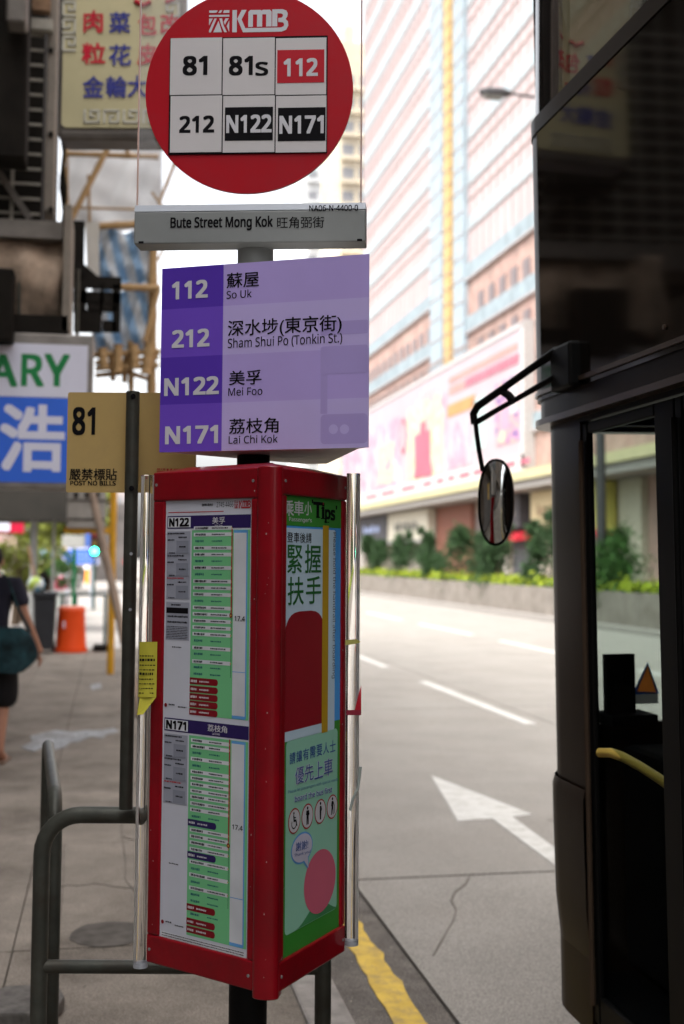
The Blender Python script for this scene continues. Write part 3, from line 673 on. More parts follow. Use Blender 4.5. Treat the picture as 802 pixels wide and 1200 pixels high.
for i, (x_, y_) in enumerate(ic):
    r3 = MB(); u, v = fR.uv(325 + x_ / zG, 850 + y_ / zG); r1.disc(fR, u, v, .0275, .0275, Z0 + .0010, 30); r2_.disc(fR, u, v, .0245, .0245, Z0 + .0013, 30)
    B = lambda P: r3.poly(fR, [(u + a_ * .001, v + b_ * .001) for a_, b_ in P], Z0 + .0016)
    if i == 0:   # wheelchair
        r3.disc(fR, u - .003, v + .017, .003, .003, Z0 + .0016, 10)
        for a_ in range(0, 250, 25):
            a0, a1 = R(a_ + 150), R(a_ + 175); B([(9.5 * math.cos(a0) - 2, 9.5 * math.sin(a0) - 5), (9.5 * math.cos(a1) - 2, 9.5 * math.sin(a1) - 5), (12 * math.cos(a1) - 2, 12 * math.sin(a1) - 5), (12 * math.cos(a0) - 2, 12 * math.sin(a0) - 5)])
        B([(-6, 13), (-2, 13), (0, 3), (8, 2), (13, -12), (10, -13), (5, -2), (-4, -2)]); B([(-2, 9), (7, 7), (7, 5), (-2, 6)])
    else:
        r3.disc(fR, u, v + .018, .0036, .0036, Z0 + .0016, 12)
        if i == 1: B([(-6, 13), (6, 13), (9, 3), (5, 3), (5, -18), (1, -18), (0, -3), (-1, -18), (-5, -18), (-5, 3), (-8, 4)]); B([(-6, 8), (7, 8), (8, 1), (-2, 0)])
        if i == 2: B([(-3, 13), (4, 12), (7, 4), (4, -1), (3, -18), (-3, -18), (-4, 0)])
        if i == 3: B([(-4, 13), (4, 13), (11, 1), (9, 0), (4, 7), (5, -18), (2, -18), (0, -4), (-4, -18), (-7, -18), (-4, 1), (-7, 2)]); B([(9, 2), (11, 2), (12, -17), (10, -17)])
    r3.build('icon_figure', M_ink, pg)
r1.build_each('icon_ring', M_rline, pg); r2_.build_each('icon_disc', M_pwhite, pg)
u, v = fR.uv(325 + 142 / zG, 850 + 640 / zG)
b0 = MB(); b1 = MB()
b0.disc(fR, u, v, .0545 * .92, .034, Z0 + .0010, 36); b0.poly(fR, [(u, v - .028), (u + .03, v - .024), (u + .034, v - .058)], Z0 + .0011); b1.disc(fR, u, v, .0465, .030, Z0 + .0014, 36); b1.poly(fR, [(u + .006, v - .026), (u + .026, v - .022), (u + .031, v - .050)], Z0 + .0015)
b0.build('bubble_outline', M_blueL, pg); b1.build('speech_bubble', M_lav, pg)
t = MB(); tilt(t, '謝謝!', 108, 660, 172, .0195, Z0 + .002, .01); tilt(t, 'Thank you!', 100, 692, 185, .0085, Z0 + .002, .005); t.build('bubble_lettering', M_txb, pg)
u, v = fR.uv(325 + 236 / zG, 850 + 812 / zG); ua = fR.uv(325 + 152 / zG, 850 + 812 / zG)[0]; ub_ = fR.uv(325 + 316 / zG, 850 + 812 / zG)[0]; va = fR.uv(325 + 236 / zG, 850 + 650 / zG)[1]; vb = fR.uv(325 + 236 / zG, 850 + 978 / zG)[1]
MB().disc(fR, (ua + ub_) / 2, (va + vb) / 2, (ub_ - ua) / 2, (va - vb) / 2, Z0 + .0012, 40).build('pink_colour_spot', M_pink, pg)
# yellow notice taped round the left tube
M_note = mat('yellow_paper', (.47, .42, .045), .7, var=.06, scale=9)
fn = Frame(cL + Vector((0, -.019, 0)), Vector((math.cos(R(-12)), math.sin(R(-12)), 0)), (0, 0, 1))
q = fn.pxbox((163, 752, 184, 838)); mb = MB(); N_ = 8
rows_ = [(q[3], 0, 0), (q[3] - .06, .0, 0), (q[3] - .10, .001, 0), (q[3] - .125, .003, .0)]
V = []; W_ = q[2] - q[0]
for vv, lift, sh in rows_:
    for i in range(N_ + 1):
        s_ = i / N_; V.append(fn.p(q[0] + s_ * W_, vv, .001 + .006 * math.sin(s_ * 3.14) + lift))
F = [(r_ * (N_ + 1) + i, (r_ + 1) * (N_ + 1) + i, (r_ + 1) * (N_ + 1) + i + 1, r_ * (N_ + 1) + i + 1) for r_ in range(3) for i in range(N_)]
mb.add(V, F)
mb.add([fn.p(q[0] + W_, q[3] - .125, .006), fn.p(q[0] + W_ * .08, q[3] - .125, .004), fn.p(q[0], q[1] + .002, .016), fn.p(q[0] + W_ * .35, q[1] + .004, .02)], [(0, 1, 2, 3)])
nt_o = mb.build('paper_notice', M_note); tag(nt_o, 'creased yellow paper notice taped to the clear tube of the red case', 'notice')
so_ = nt_o.modifiers.new('thickness', 'SOLIDIFY'); so_.thickness = .0006
ORG_n = nt_o
tt = MB(); 
for j in range(11):
    u = .002
    if j in (0, 1): continue
    while u < W_ - .006:
        w__ = random.uniform(.002, .006); tt.quad(fn, q[0] + u, q[3] - .012 - j * .0105, q[0] + u + w__, q[3] - .0095 - j * .0105 + (.003 if j in (3, 6) else 0), .0085 if .15 < (u / W_) < .9 else .006); u += w__ + .0018
tt.text(fn, '告示', (q[0] + .003, q[3] - .027, q[0] + W_ * .55, q[3] - .010), .0088, .01) if False else None
o_ = tt.build('fine_print', M_ink, nt_o)
# ================================================================== YELLOW 81 SIGN, HOOPS
M_steel = mat('weathered_steel', (.060, .062, .052), .42, .25, var=.25, scale=14, bump=.1, bscale=50, dirt=(.05, .04, .03), dscale=12, damt=.8)
M_ochre = mat('sign_ochre', (.46, .32, .12), .5, var=.05, scale=4, dirt=(.28, .2, .1), dscale=8, damt=.3)
f8, w8 = pxframe(77.5, 3.30, 229.5, 3.30, 577)
f8.O = f8.p(0, 0); z8b = f8.O.z; h8 = dep(150, 460, 3.30).z - z8b
r8 = dep(152, 700, 3.27); r8.z = dep(152, 938, 3.27).z
s81 = thing('route_sign', r8, 'flat ochre sign for route 81 on a drilled steel post clamped to the pipe railing', 'sign')
MB().prism(f8, rr(0, 0, w8, h8, .006), -.003, 0).build('sign_plate', M_ochre, s81)
t = MB(); t.text(f8, '81', f8.pxbox((85, 477, 112, 510)), .001, .03); t.build('lettering', M_ink, s81); t = MB(); t.text(f8, '嚴禁標貼', f8.pxbox((81.5, 549, 137.5, 563)), .001, .02); t.build('lettering', M_ink, s81); t = MB(); t.text(f8, 'POST NO BILLS', f8.pxbox((82.5, 563.5, 136, 569)), .001, .03)
t.build('lettering', M_ink, s81)
lg_ = f8.pxbox((184, 549, 232, 562)); mb = MB(); logo(f8, (lg_[0], lg_[1], lg_[2] - .02, lg_[3]), .001).build('operator_logo', M_rline, s81)
pc = dep(152, 700, 3.215); zt = dep(152, 459, 3.215).z; zbm = dep(152, 948, 3.215).z
MB().tube([(pc.x, pc.y, zbm), (pc.x, pc.y, zt)], .0175, 16).build('drilled_post', M_steel, s81, smooth=True)
h_ = MB()
for y_ in (466, 573): p = dep(153, y_, 3.22); h_.tube([(pc.x, pc.y - .016, p.z), (pc.x, pc.y - .026, p.z)], .007, 8)
h_.build_each('bolt', M_ink, s81)
h_ = MB()
for y_ in (649, 714): p = dep(153, y_, 3.22); h_.tube([(pc.x + .002, pc.y - .0165, p.z), (pc.x + .002, pc.y - .0182, p.z)], .0042, 10)
h_.build_each('drilled_hole', M_galv2, s81)
def hoop(a, b, ztop, zmid, r, lab, cr=.10):
    a = Vector((a.x, a.y, 0)); b = Vector((b.x, b.y, 0)); d = (b - a).normalized()
    root = thing('pipe_hoop', (a + b) / 2, lab, 'railing', 'pipe hoops at the kerb')
    P = [a + Vector((0, 0, -.02))]; 
    for k in range(0, 9): t_ = R(90 - k * 90 / 8); P.append(a + d * (cr - cr * math.sin(t_)) + Vector((0, 0, ztop - cr + cr * math.cos(t_))))
    for k in range(0, 9): t_ = R(k * 90 / 8); P.append(b - d * (cr - cr * math.sin(t_)) + Vector((0, 0, ztop - cr + cr * math.cos(t_))))
    P.append(b + Vector((0, 0, -.02)))
    MB().tube(P, r, 20).build('hoop_tube', M_steel, root, smooth=True)
    MB().tube([a + Vector((0, 0, zmid)), b + Vector((0, 0, zmid))], r * .8, 16).build('cross_rail', M_steel, root, smooth=True)
    for q in (a, b): MB().tube([q + Vector((0, 0, .0)), q + Vector((0, 0, .012))], r * 2.2, 20).build('foot_flange', M_steel, root, smooth=True)
    return root
zt_ = dep(150, 955, 3.27).z - .0; 
hoop(dep(47, 1100, 3.27), dep(379, 1100, 3.27), dep(150, 946, 3.27).z - .02, dep(150, 1133, 3.27).z, .0215, 'grey pipe hoop with rounded corners standing across behind the bus stop pole')
hoop(dep(62, 1100, 3.42), dep(53, 1000, 4.45), dep(62, 935, 3.42).z - .0, dep(62, 1130, 3.42).z, .0195, 'narrower grey pipe hoop set at right angles behind the wider hoop')
cb = onZ(36, 1190)
mat('rubble', (.13, .12, .11), .9, var=.3, scale=20, bump=.6)
MB().prism(Frame((0, 0, 0), (1, 0, 0), (0, 1, 0)), blob(cb.x - .03, cb.y + .02, .17, .16, 9, .15), .003, .055).build('concrete_footing', MATS['rubble'], pave, bevel=.01)
# ================================================================== GOLD SIGN (hung over the pavement)
M_gold = mat('gold_face', (.47, .42, .25), .4, .15, var=.2, scale=1.2, bump=.05, dirt=(.30, .25, .14), dscale=2.5, damt=.4)
M_gframe = mat('sign_frame_grey', (.14, .125, .11), .5, .3, var=.2)
M_silver = mat('raised_silver', (.50, .48, .40), .4, .5); M_cred = mat('character_red', (.45, .012, .03), .4); M_cblue = mat('character_blue', (.035, .04, .20), .4)
fg, _ = pxframe(66, 6.7, 212, 6.7, 161); zg0 = fg.O.z; wg = _
gs = thing('hanging_sign', fg.p(wg / 2, 0), 'gold shop sign with red and blue characters and key-pattern border hanging above the pavement', 'sign')
gh = 3.2
MB().fbox(fg, 0, 0, wg, gh, -.24, -.02).build('sign_box', M_gframe, gs, bevel=.03)
q = fg.pxbox((71, 0, 207, 149)); MB().prism(fg, rr(.025, q[1], wg - .025, gh - .03, .03), -.02, -.008).build('gold_face', M_gold, gs)
def meander(mb, box, flip, turn):
    x0, y0_, x1, y1_ = box; th = .016
    w_, h_ = x1 - x0, y1_ - y0_
    S = [(0, 0, 1, .14), (0, 0, .16, 1), (0, .86, 1, 1), (.84, .35, 1, 1), (.42, .35, 1, .49), (.42, .35, .56, .68)]
    for a, b, c, d in S:
        if flip: a, c = 1 - c, 1 - a
        if turn: a, b, c, d = b, a, d, c
        mb.fbox(fg, x0 + a * w_, y0_ + b * h_, x0 + c * w_, y0_ + d * h_, -.008, .0)
mm_ = MB()
for k in range(-9, 3):
    b_ = fg.pxbox((73, 1 + k * 20.5, 89, 19 + k * 20.5)); meander(mm_, b_, k % 2, False)
    b2 = (wg - b_[2], b_[1], wg - b_[0], b_[3]); meander(mm_, b2, k % 2 == 0, False)
for k in range(4): meander(mm_, fg.pxbox((98 + 23 * k, 128, 117 + 23 * k, 144)), k % 2, True)
mm_.build_each('key_pattern_bar', M_silver, gs)
t = MB(); tb = MB()
for s_, b_ in (('肉', (98, 12, 121, 38)), ('粒', (96, 50, 124, 75)), ('包', (162, 16, 184, 41)), ('改', (188, 16, 210, 41)), ('皮', (161, 51, 184, 76))): MB().text(fg, s_, fg.pxbox(b_), .0, .03).build('red_character', M_cred, gs)
for s_, b_ in (('大', (150, 88, 172, 114)),): MB().text(fg, s_, fg.pxbox(b_), .0, .03).build('blue_character', M_cblue, gs)
for s_, b_ in (('菜', (128, 14, 153, 39)), ('花', (128, 52, 154, 77)), ('金', (97, 89, 122, 114)), ('輪', (124, 89, 149, 114))): MB().text(fg, s_, fg.pxbox(b_), .0, .03).build('blue_character', M_cblue, gs)
for k, s_ in enumerate('大輪'):
    pass
t.tube([fg.p(*fg.uv(158, 1), .0), fg.p(*fg.uv(168, 6), .0), fg.p(*fg.uv(177, 2), 0)], .012, 6); t.tube([fg.p(*fg.uv(194, 3), .0), fg.p(*fg.uv(205, -1), .0)], .010, 6)
t.build_each('red_brush_stroke', M_cred, gs)
for u in (.12, wg - .12): MB().tube([fg.p(u, gh, -.12), fg.p(u, gh + 2.5, -.12)], .02, 8).build('hanger_rod', M_steel, gs)
MB().tube([fg.p(-2.4, gh + 2.4, -.12), fg.p(wg + .2, gh + 2.4, -.12)], .035, 10).build('bracket_arm', M_steel, gs)
# ================================================================== LEFT BUILDING AND ITS CLUTTER
M_wall = mat('grimy_render', (.16, .135, .11), .9, var=.2, scale=2, bump=.3, dirt=(.06, .05, .045), dscale=1.2, damt=.8)
M_sooty = mat('sooty_metal', (.012, .010, .008), .8, 0, spec=.1, var=.3, scale=6)
M_grid = mat('grille_paint', (.26, .24, .20), .6, .2, var=.2)
bl = thing('tenement_building', (-8, 12, 0), 'dark grimy tenement block along the left of the pavement', 'building')
MB().box(-14, -3.2, -40, 21, -.3, 15).build('wall', M_wall, bl)
MB().box(-3.19, -1.9, -30, 4.5, 3.3, 3.7).build('canopy_slab', M_wall, bl, bevel=.02)
for k in range(7):
    for j in range(3):
        MB().box(-3.19, -3.12, -34 + 8 * k, -31.5 + 8 * k, 5 + 3.2 * j, 6.6 + 3.2 * j).build('window', M_sooty, bl)
for k in range(7): MB().box(-3.19, -3.05, -34 + 8 * k, -28.6 + 8 * k, .1, 2.9).build('shutter', mat('shutter_grey', (.22, .21, .20), .6, .3, scale=3), bl)
# enclosed balcony cage seen upper left
YC = 9.6
def bx(px0, py0, px1, py1, Y): a = onY(px0, py1, Y); b = onY(px1, py0, Y); return a.x, b.x, a.z, b.z
cage = thing('balcony_cage', (-1.6, YC + 1, onY(0, 262, YC).z), 'dark steel window cage with pale grille bars beside the gold hanging sign', 'cage')
x0, x1, z0, z1 = bx(-260, -60, 54, 262, YC)
MB().box(x0, x1 - .02, YC + .5, YC + 3.2, z0 - .1, z1 + 2).build('cage_interior', M_sooty, cage)
MB().box(x0, x1 + .0, YC - .02, YC + 3.2, z0 - .1, z0 + .12).build('cage_sill', M_gframe, cage)
for k in range(16):
    z_ = onY(30, 250 - 17.5 * k, YC).z
    if z_ > z0 + .1: MB().box(x0, x1, YC, YC + .014, z_ - .010, z_ + .010).build('grille_bar', M_grid, cage)
for k in range(9):
    x_ = onY(15 - 34 * k, 200, YC).x
    MB().box(x_ - .013, x_ + .013, YC - .012, YC - .001, z0, z1).build('grille_bar', M_grid, cage)
a = onY(-10, 190, YC); b = onY(36, 258, YC)
MB().tube([(a.x, YC - .04, a.z), (b.x, YC - .04, b.z)], .035, 4).build('brace', M_gframe, cage)
p0 = bx(-60, -60, 38, 190, YC - .35); MB().box(p0[0], p0[1], YC - .55, YC - .25, p0[2], p0[3]).build('dark_cabinet', M_sooty, cage, bevel=.02)
q0_ = bx(8, -40, 34, 32, YC - .7); MB().box(q0_[0], q0_[1], YC - .8, YC - .6, q0_[2], q0_[3]).build('hanging_duct', M_gframe, cage, bevel=.02)
q0_ = bx(35, 24, 62, 34, YC - .1); MB().box(q0_[0], q0_[1], YC - .12, YC - .03, q0_[2], q0_[3]).build('cross_bracket', M_grid, cage)
q0_ = bx(38, -30, 60, 12, YC - .1); MB().box(q0_[0], q0_[1], YC - .12, YC - .03, q0_[2], q0_[3]).build('rusty_plate', mat('rusty', (.20, .12, .07), .8, var=.3), cage)
M_col = mat('column_paint', (.23, .20, .165), .8, var=.15, scale=5, dirt=(.08, .07, .06), dscale=5, damt=.7)
q = bx(52, -60, 70, 250, YC + .05)
cl_ = MB().box(q[0], q[1], YC - .01, YC + .25, q[2], q[3]).build('concrete_pier', M_col, bevel=.01); tag(cl_, 'narrow stained pier with bolts between the window cage and the gold sign', 'pier')
for y_ in (158, 60, 246): p = onY(60, y_, YC - .01); MB().tube([(p.x, YC - .01, p.z), (p.x, YC - .04, p.z)], .02, 8).build('bolt_head', M_sooty, cl_)
cbn = MB(); 
for k in range(3):
    P = [];
    for i in range(9): p = onY(73 + 2 * math.sin(i * 1.3 + k) + k * 1.5, 165 + i * 14, YC - .15); P.append((p.x, YC - .15 - k * .03, p.z))
    cbn.tube(P, .012, 6)
tag(cbn.build('hanging_cables', M_sooty, smooth=True), 'bundle of dark cables hanging beside the stained pier', 'cables')
# dirty tarpaulin over an air conditioner
YS = 9.2
M_sack = mat('dirty_canvas', (.36, .27, .20), .9, var=.35, scale=5, bump=.5, bscale=20, dirt=(.07, .055, .04), dscale=3, damt=.85)
a0_ = bx(-130, 276, 76, 378, YS)
mb = MB(); NX, NZ = 22, 12
V = []
for j in range(NZ + 1):
    for i in range(NX + 1):
        s_, t_ = i / NX, j / NZ
        x_ = a0_[0] + s_ * (a0_[1] - a0_[0]) + .02 * math.sin(9 * t_ + 2); z_ = a0_[2] + t_ * (a0_[3] - a0_[2]) + .04 * math.sin(7 * s_) * (1 - t_)
        V.append((x_, YS - .10 * math.sin(math.pi * t_) - .03 * math.sin(13 * s_ + 6 * t_) - .02 * math.sin(31 * s_ - 5 * t_), z_))
mb.add(V, [(j * (NX + 1) + i, j * (NX + 1) + i + 1, (j + 1) * (NX + 1) + i + 1, (j + 1) * (NX + 1) + i) for j in range(NZ) for i in range(NX)])
tb_ = tag(mb.build('canvas_cover', M_sack, smooth=True), 'dirty brown canvas sheet wrapped round an air conditioner below the window cage', 'canvas'); tb_.modifiers.new('s', 'SOLIDIFY').thickness = .01
sh = thing('air_conditioner', (-1.3, YS + .4, a0_[2] - .1), 'sooty air conditioner on steel brackets under the canvas sheet', 'air conditioner')
MB().box(a0_[0], a0_[1] + .02, YS + .1, YS + .7, a0_[2] - .02, a0_[3] + .02).build('casing', M_sooty, sh, bevel=.02)
q = bx(66, 258, 84, 388, YS - .1); MB().box(q[1] - .05, q[1], YS - .15, YS + .6, q[2], q[3] + .1).build('bracket_leg', M_col, sh)
q = bx(-90, 372, 80, 388, YS - .1); MB().box(q[0], q[1], YS - .15, YS + .7, q[2], q[3]).build('bracket_rail', M_sooty, sh)
q = bx(-90, 262, 74, 274, YS - .1); MB().box(q[0], q[1], YS - .15, YS + .7, q[2], q[3]).build('top_rail', M_gframe, sh)
q = bx(-60, 318, 18, 400, YS - .3); MB().box(q[0], q[1], YS - .4, YS - .2, q[2], q[3]).build('dark_flap', M_sooty, sh, bevel=.02)
# black perforated bracket holding a white unit
YB = 10.4
br = thing('sign_bracket', onY(110, 386, YB), 'black steel bracket plate with square holes holding a white box beside the tarpaulin', 'bracket')
def zb_(x0, y0_, x1, y1_):  # boxes in the enlarged view of this corner
    return bx(x0 / 5.0125, 240 + y0_ / 5.0125, x1 / 5.0125, 240 + y1_ / 5.0125, YB)
for q in ((420, 95, 500, 430), (430, 425, 715, 480), (430, 515, 705, 572), (432, 620, 600, 742), (600, 680, 685, 742), (430, 480, 510, 625), (588, 470, 608, 640), (660, 470, 712, 742), (600, 590, 690, 622), (510, 572, 600, 625)):
    a, b, c, d = zb_(*q); MB().box(a, b, YB, YB + .06 + .002 * random.random(), c, d).build('bracket_plate', M_sooty, br)
mb = MB(); fb_ = Frame((0, YB + .03, 0), (1, 0, 0), (0, 0, 1))
P = []
for x_, y_ in ((425, 265), (500, 350), (580, 425), (580, 480), (425, 480)): p = onY(x_ / 5.0125, 240 + y_ / 5.0125, YB); P.append((p.x, p.z))
mb.prism(fb_, P, -.01, .025); mb.build('gusset', M_sooty, br)
P = []
for x_, y_ in ((500, 85), (582, 85), (582, 415), (510, 350)): p = onY(x_ / 5.0125, 240 + y_ / 5.0125, YB); P.append((p.x, p.z))
mb = MB(); mb.prism(Frame((0, YB + .1, 0), (1, 0, 0), (0, 0, 1)), P, -.15, .01); mb.build('white_unit', mat('white_unit', (.50, .47, .42), .6, var=.08, dirt=(.3, .26, .2), dscale=4), br)
# bright shop sign: green letters over a blue panel
YA = 9.0
a, b, c, d = bx(-190, 393, 110, 569, YA)
ar = thing('shop_sign', ((a + b) / 2, YA + .1, c), 'white and blue shop sign with green capitals ARY and one white character', 'sign')
M_chrome = mat('chrome_trim', (.22, .20, .18), .4, .5, var=.15, dirt=(.10, .08, .07), dscale=6, damt=.6)
MB().box(a, b, YA, YA + .3, c, d).build('sign_box', M_chrome, ar, bevel=.01)
fa = Frame((0, YA - .002, 0), (1, 0, 0), (0, 0, 1))
M_lit = mat('lightbox_white', (.62, .62, .72), .4, var=.02); M_litb = mat('lightbox_blue', (.035, .13, .62), .4, var=.03)
q = fa.pxbox((-180, 400, 103, 463)); MB().fbox(fa, *q, -.001, .004).build('white_panel', M_lit, ar)
q = fa.pxbox((-180, 463.5, 103, 564)); MB().fbox(fa, *q, -.001, .004).build('blue_panel', M_litb, ar)
t = MB(); t.text(fa, 'A', fa.pxbox((-14, 415, 21, 453)), .006, .03); t.text(fa, 'R', fa.pxbox((25, 415, 52, 453)), .006, .03); t.text(fa, 'Y', fa.pxbox((52, 415, 82, 453)), .006, .03)
t.build('green_lettering', mat('letter_green', (.015, .19, .055), .5), ar)
t = MB(); t.text(fa, '浩', fa.pxbox((0, 474, 76, 553)), .006, .035); t.build('white_character', M_lit, ar)
for x_ in (20, 90, -120): p = fa.uv(x_, 393); MB().tube([fa.p(p[0], d, -.1), fa.p(p[0], d + .5, -.1)], .015, 6).build('hanger_rod', M_steel, ar)
# bamboo scaffold with striped tarpaulin
YT = 13.5
M_bam = mat('bamboo', (.38, .24, .11), .6, var=.25, scale=10, dirt=(.15, .09, .05), dscale=10, damt=.8)
sc = thing('bamboo_scaffold', (onY(130, 600, YT).x, YT, 3.2), 'lashed bamboo scaffold carrying striped sheeting behind the signs', 'scaffold')
def bam(x0, y0_, x1, y1_, r=.035, dy=0.0):
    a = onY(x0, y0_, YT + dy); b = onY(x1, y1_, YT + dy); n_ = max(3, int((b - a).length / .35)); P = []; rr_ = []
    for i in range(n_ * 4 + 1): P.append(a + (b - a) * i / (n_ * 4)); rr_.append(r * (1.14 if i % 4 == 0 else 1.0))
    MB().tube(P, rr_, 10).build('bamboo_pole', M_bam, sc, smooth=True)
for q in ((76, 180, 186, 184, .028, 0), (84, 256, 131, 165, .032, -.08), (142, 165, 152, 182, .02, -.1), (112, 265, 184, 262, .040, -.06), (132, 336, 188, 338, .040, -.06), (180, 286, 176, 580, .048, .05), (170, 400, 186, 340, .025, -.1),
          (76, 243, 186, 246, .014, .1), (104, 205, 105, 260, .016, .1), (110, 416, 188, 412, .032, -.05), (112, 432, 186, 428, .03, -.02), (153, 400, 156, 585, .03, .08), (120, 408, 122, 432, .05, -.12), (139, 404, 138, 436, .05, -.12), (157, 404, 159, 432, .05, -.12), (176, 402, 171, 438, .055, -.12), (112, 440, 150, 436, .03, .2), (150, 424, 186, 418, .03, .2), (130, 418, 133, 446, .03, .1), (148, 412, 146, 448, .03, .15), (112, 424, 180, 446, .028, .25),
          (186, 240, 215, 166, .02, .3), (178, 225, 196, 250, .018, .3), (186, 305, 200, 268, .014, .3), (78, 165, 79, 270, .02, .1), (196, 332, 189, 430, .012, 0.2)):
    bam(*q[:4], r=q[4], dy=q[5])
M_tarp = bpy.data.materials.new('striped_tarpaulin'); M_tarp.use_nodes = True
n = M_tarp.node_tree.nodes; L = M_tarp.node_tree.links; b_ = n['Principled BSDF']
tc = n.new('ShaderNodeTexCoord'); wv_ = n.new('ShaderNodeTexWave'); wv_.inputs['Scale'].default_value = 1.7; wv_.inputs['Distortion'].default_value = 2.2; wv_.inputs['Detail Scale'].default_value = .6
mpn = n.new('ShaderNodeMapping'); mpn.inputs['Rotation'].default_value = (0, R(14), 0); L.new(tc.outputs['Object'], mpn.inputs['Vector']); L.new(mpn.outputs[0], wv_.inputs['Vector'])
rp_ = n.new('ShaderNodeValToRGB'); rp_.color_ramp.elements[0].position = .42; rp_.color_ramp.elements[1].position = .55
rp_.color_ramp.elements[0].color = (.36, .52, .68, 1); rp_.color_ramp.elements[1].color = (.68, .70, .72, 1); L.new(wv_.outputs['Fac'], rp_.inputs[0]); L.new(rp_.outputs[0], b_.inputs['Base Color']); b_.inputs['Roughness'].default_value = .6
def see_light(m):
    '''woven plastic: part of the light comes through the sheet'''
    t = m.node_tree; b = t.nodes['Principled BSDF']; o = [n_ for n_ in t.nodes if n_.type == 'OUTPUT_MATERIAL'][0]
    tl_ = t.nodes.new('ShaderNodeBsdfTranslucent'); mx = t.nodes.new('ShaderNodeMixShader'); mx.inputs[0].default_value = .5
    t.links.new(b.inputs['Base Color'].links[0].from_socket, tl_.inputs[0]); t.links.new(b.outputs[0], mx.inputs[1]); t.links.new(tl_.outputs[0], mx.inputs[2]); t.links.new(mx.outputs[0], o.inputs[0])
see_light(M_tarp)
def cloth(px0, py0, px1, py1, Y, m, name, amp=.05, NX=30, NZ=30, lean=0):
    mb = MB(); V = []
    for j in range(NZ + 1):
        for i in range(NX + 1):
            s_, t_ = i / NX, j / NZ; p = onY(px0 + (px1 - px0) * s_ + lean * (1 - t_), py1 + (py0 - py1) * t_, Y)
            V.append((p.x, p.y + amp * (math.sin(11 * s_ + 4 * t_ + 2 * math.sin(5 * t_)) + .6 * math.sin(23 * s_ - 9 * t_) + .4 * math.sin(17 * t_ + 8 * s_)), p.z + .03 * math.sin(9 * s_)))
    mb.add(V, [(j * (NX + 1) + i, j * (NX + 1) + i + 1, (j + 1) * (NX + 1) + i + 1, (j + 1) * (NX + 1) + i) for j in range(NZ) for i in range(NX)])
    o = mb.build(name, m, smooth=True); o.modifiers.new('s', 'SOLIDIFY').thickness = .006; return o
tag(cloth(116, 268, 180, 336, YT + .12, M_tarp, 'tarpaulin', .06), 'upper blue and white striped tarpaulin tied to the bamboo behind the name bar', 'tarpaulin')
tag(cloth(108, 336, 178, 415, YT + .10, M_tarp, 'tarpaulin', .07), 'lower blue and white striped tarpaulin hanging above the bamboo pole ends', 'tarpaulin')
M_ws = mat('white_sheeting', (.80, .80, .80), .6, var=.06, scale=3); see_light(M_ws)
tag(cloth(78, 166, 190, 268, YT + .5, M_ws, 'white_sheet', .02), 'plain white sheeting behind the diagonal bamboo pole', 'sheeting')
q = onY(171, 165, YT + 1)
M_net = mat('dusty_net', (.40, .40, .45), .9, var=.3, scale=5)
tag(cloth(160, 162, 183, 320, YT + .9, M_net, 'grey_netting', .05, 10, 30), 'strip of dusty grey netting hanging behind the clear plate', 'netting')
# concrete canopy with columns beyond the shops
YK = 29.
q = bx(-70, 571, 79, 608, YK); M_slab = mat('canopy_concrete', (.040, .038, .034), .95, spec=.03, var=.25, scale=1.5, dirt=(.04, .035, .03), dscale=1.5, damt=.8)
cn = thing('street_canopy', ((q[0] + q[1]) / 2, YK + 1, 0), 'dark concrete canopy on grey columns across the far end of the pavement', 'canopy')
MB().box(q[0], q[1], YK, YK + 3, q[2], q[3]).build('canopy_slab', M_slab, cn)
for x_ in (40, 63): p = onY(x_, 640, YK + .5); r_ = .08 if x_ == 40 else .035; MB().tube([(p.x, YK + .5, -.13), (p.x, YK + .5, q[2])], r_, 12).build('column', mat('column_grey', (.20, .205, .20), .7), cn, smooth=True)
a = onY(34, 640, YK - .3); b = onY(43, 690, YK - .3); MB().tube([a, b], .03, 6).build('leaning_strut', mat('rusty', (.2, .12, .07)), cn)
# yellow gate pole carrying the back of a panel
YP = onZ(131, 790).y
M_ypol = mat('yellow_pole_paint', (.58, .30, .02), .5, var=.08, dirt=(.3, .15, .03), dscale=6)
yp = thing('yellow_pole', (onY(131, 700, YP).x, YP, 0), 'tall yellow pole at the kerb carrying a pale panel on a yellow crossbar', 'pole')
p = onY(131, 700, YP); z1 = onY(131, 560, YP).z + .3
MB().tube([(p.x, YP, 0), (p.x, YP, z1)], .050, 16).build('pole', M_ypol, yp, smooth=True)
q = bx(76, 618, 131, 625, YP); MB().box(q[0], q[1], YP - .03, YP + .03, q[2], q[3]).build('crossbar', M_ypol, yp)
q = bx(78.5, 566, 125, 619, YP - .05); M_pan = mat('panel_back', (.33, .31, .28), .7, var=.08, dirt=(.2, .18, .16), dscale=5)
MB().box(q[0], q[1], YP - .10, YP - .04, q[2], q[3]).build('panel', M_pan, yp, bevel=.01)
for k in range(3): qq = bx(87 + 12.5 * k, 577, 92 + 12.5 * k, 583, YP - .11); MB().box(qq[0], qq[1], YP - .115, YP - .099, qq[2], qq[3]).build('vent_hole', M_sooty, yp)
for y_ in (586, 608): qq = bx(79, y_, 125, y_ + 1, YP - .11); MB().box(qq[0], qq[1], YP - .112, YP - .1, qq[2], qq[3]).build('panel_seam', M_sooty, yp)
a = onY(104, 560, 15.2); b = onY(146, 752, 13.4)
lp = MB(); lp.tube([a + (b - a) * i / 12 for i in range(13)], [.045 * (1.1 if i % 3 == 0 else 1) for i in range(13)], 10)
b0_ = b + (b - a) * (b.z / (a.z - b.z)); MB
lp.tube([b, b0_], .045, 10)
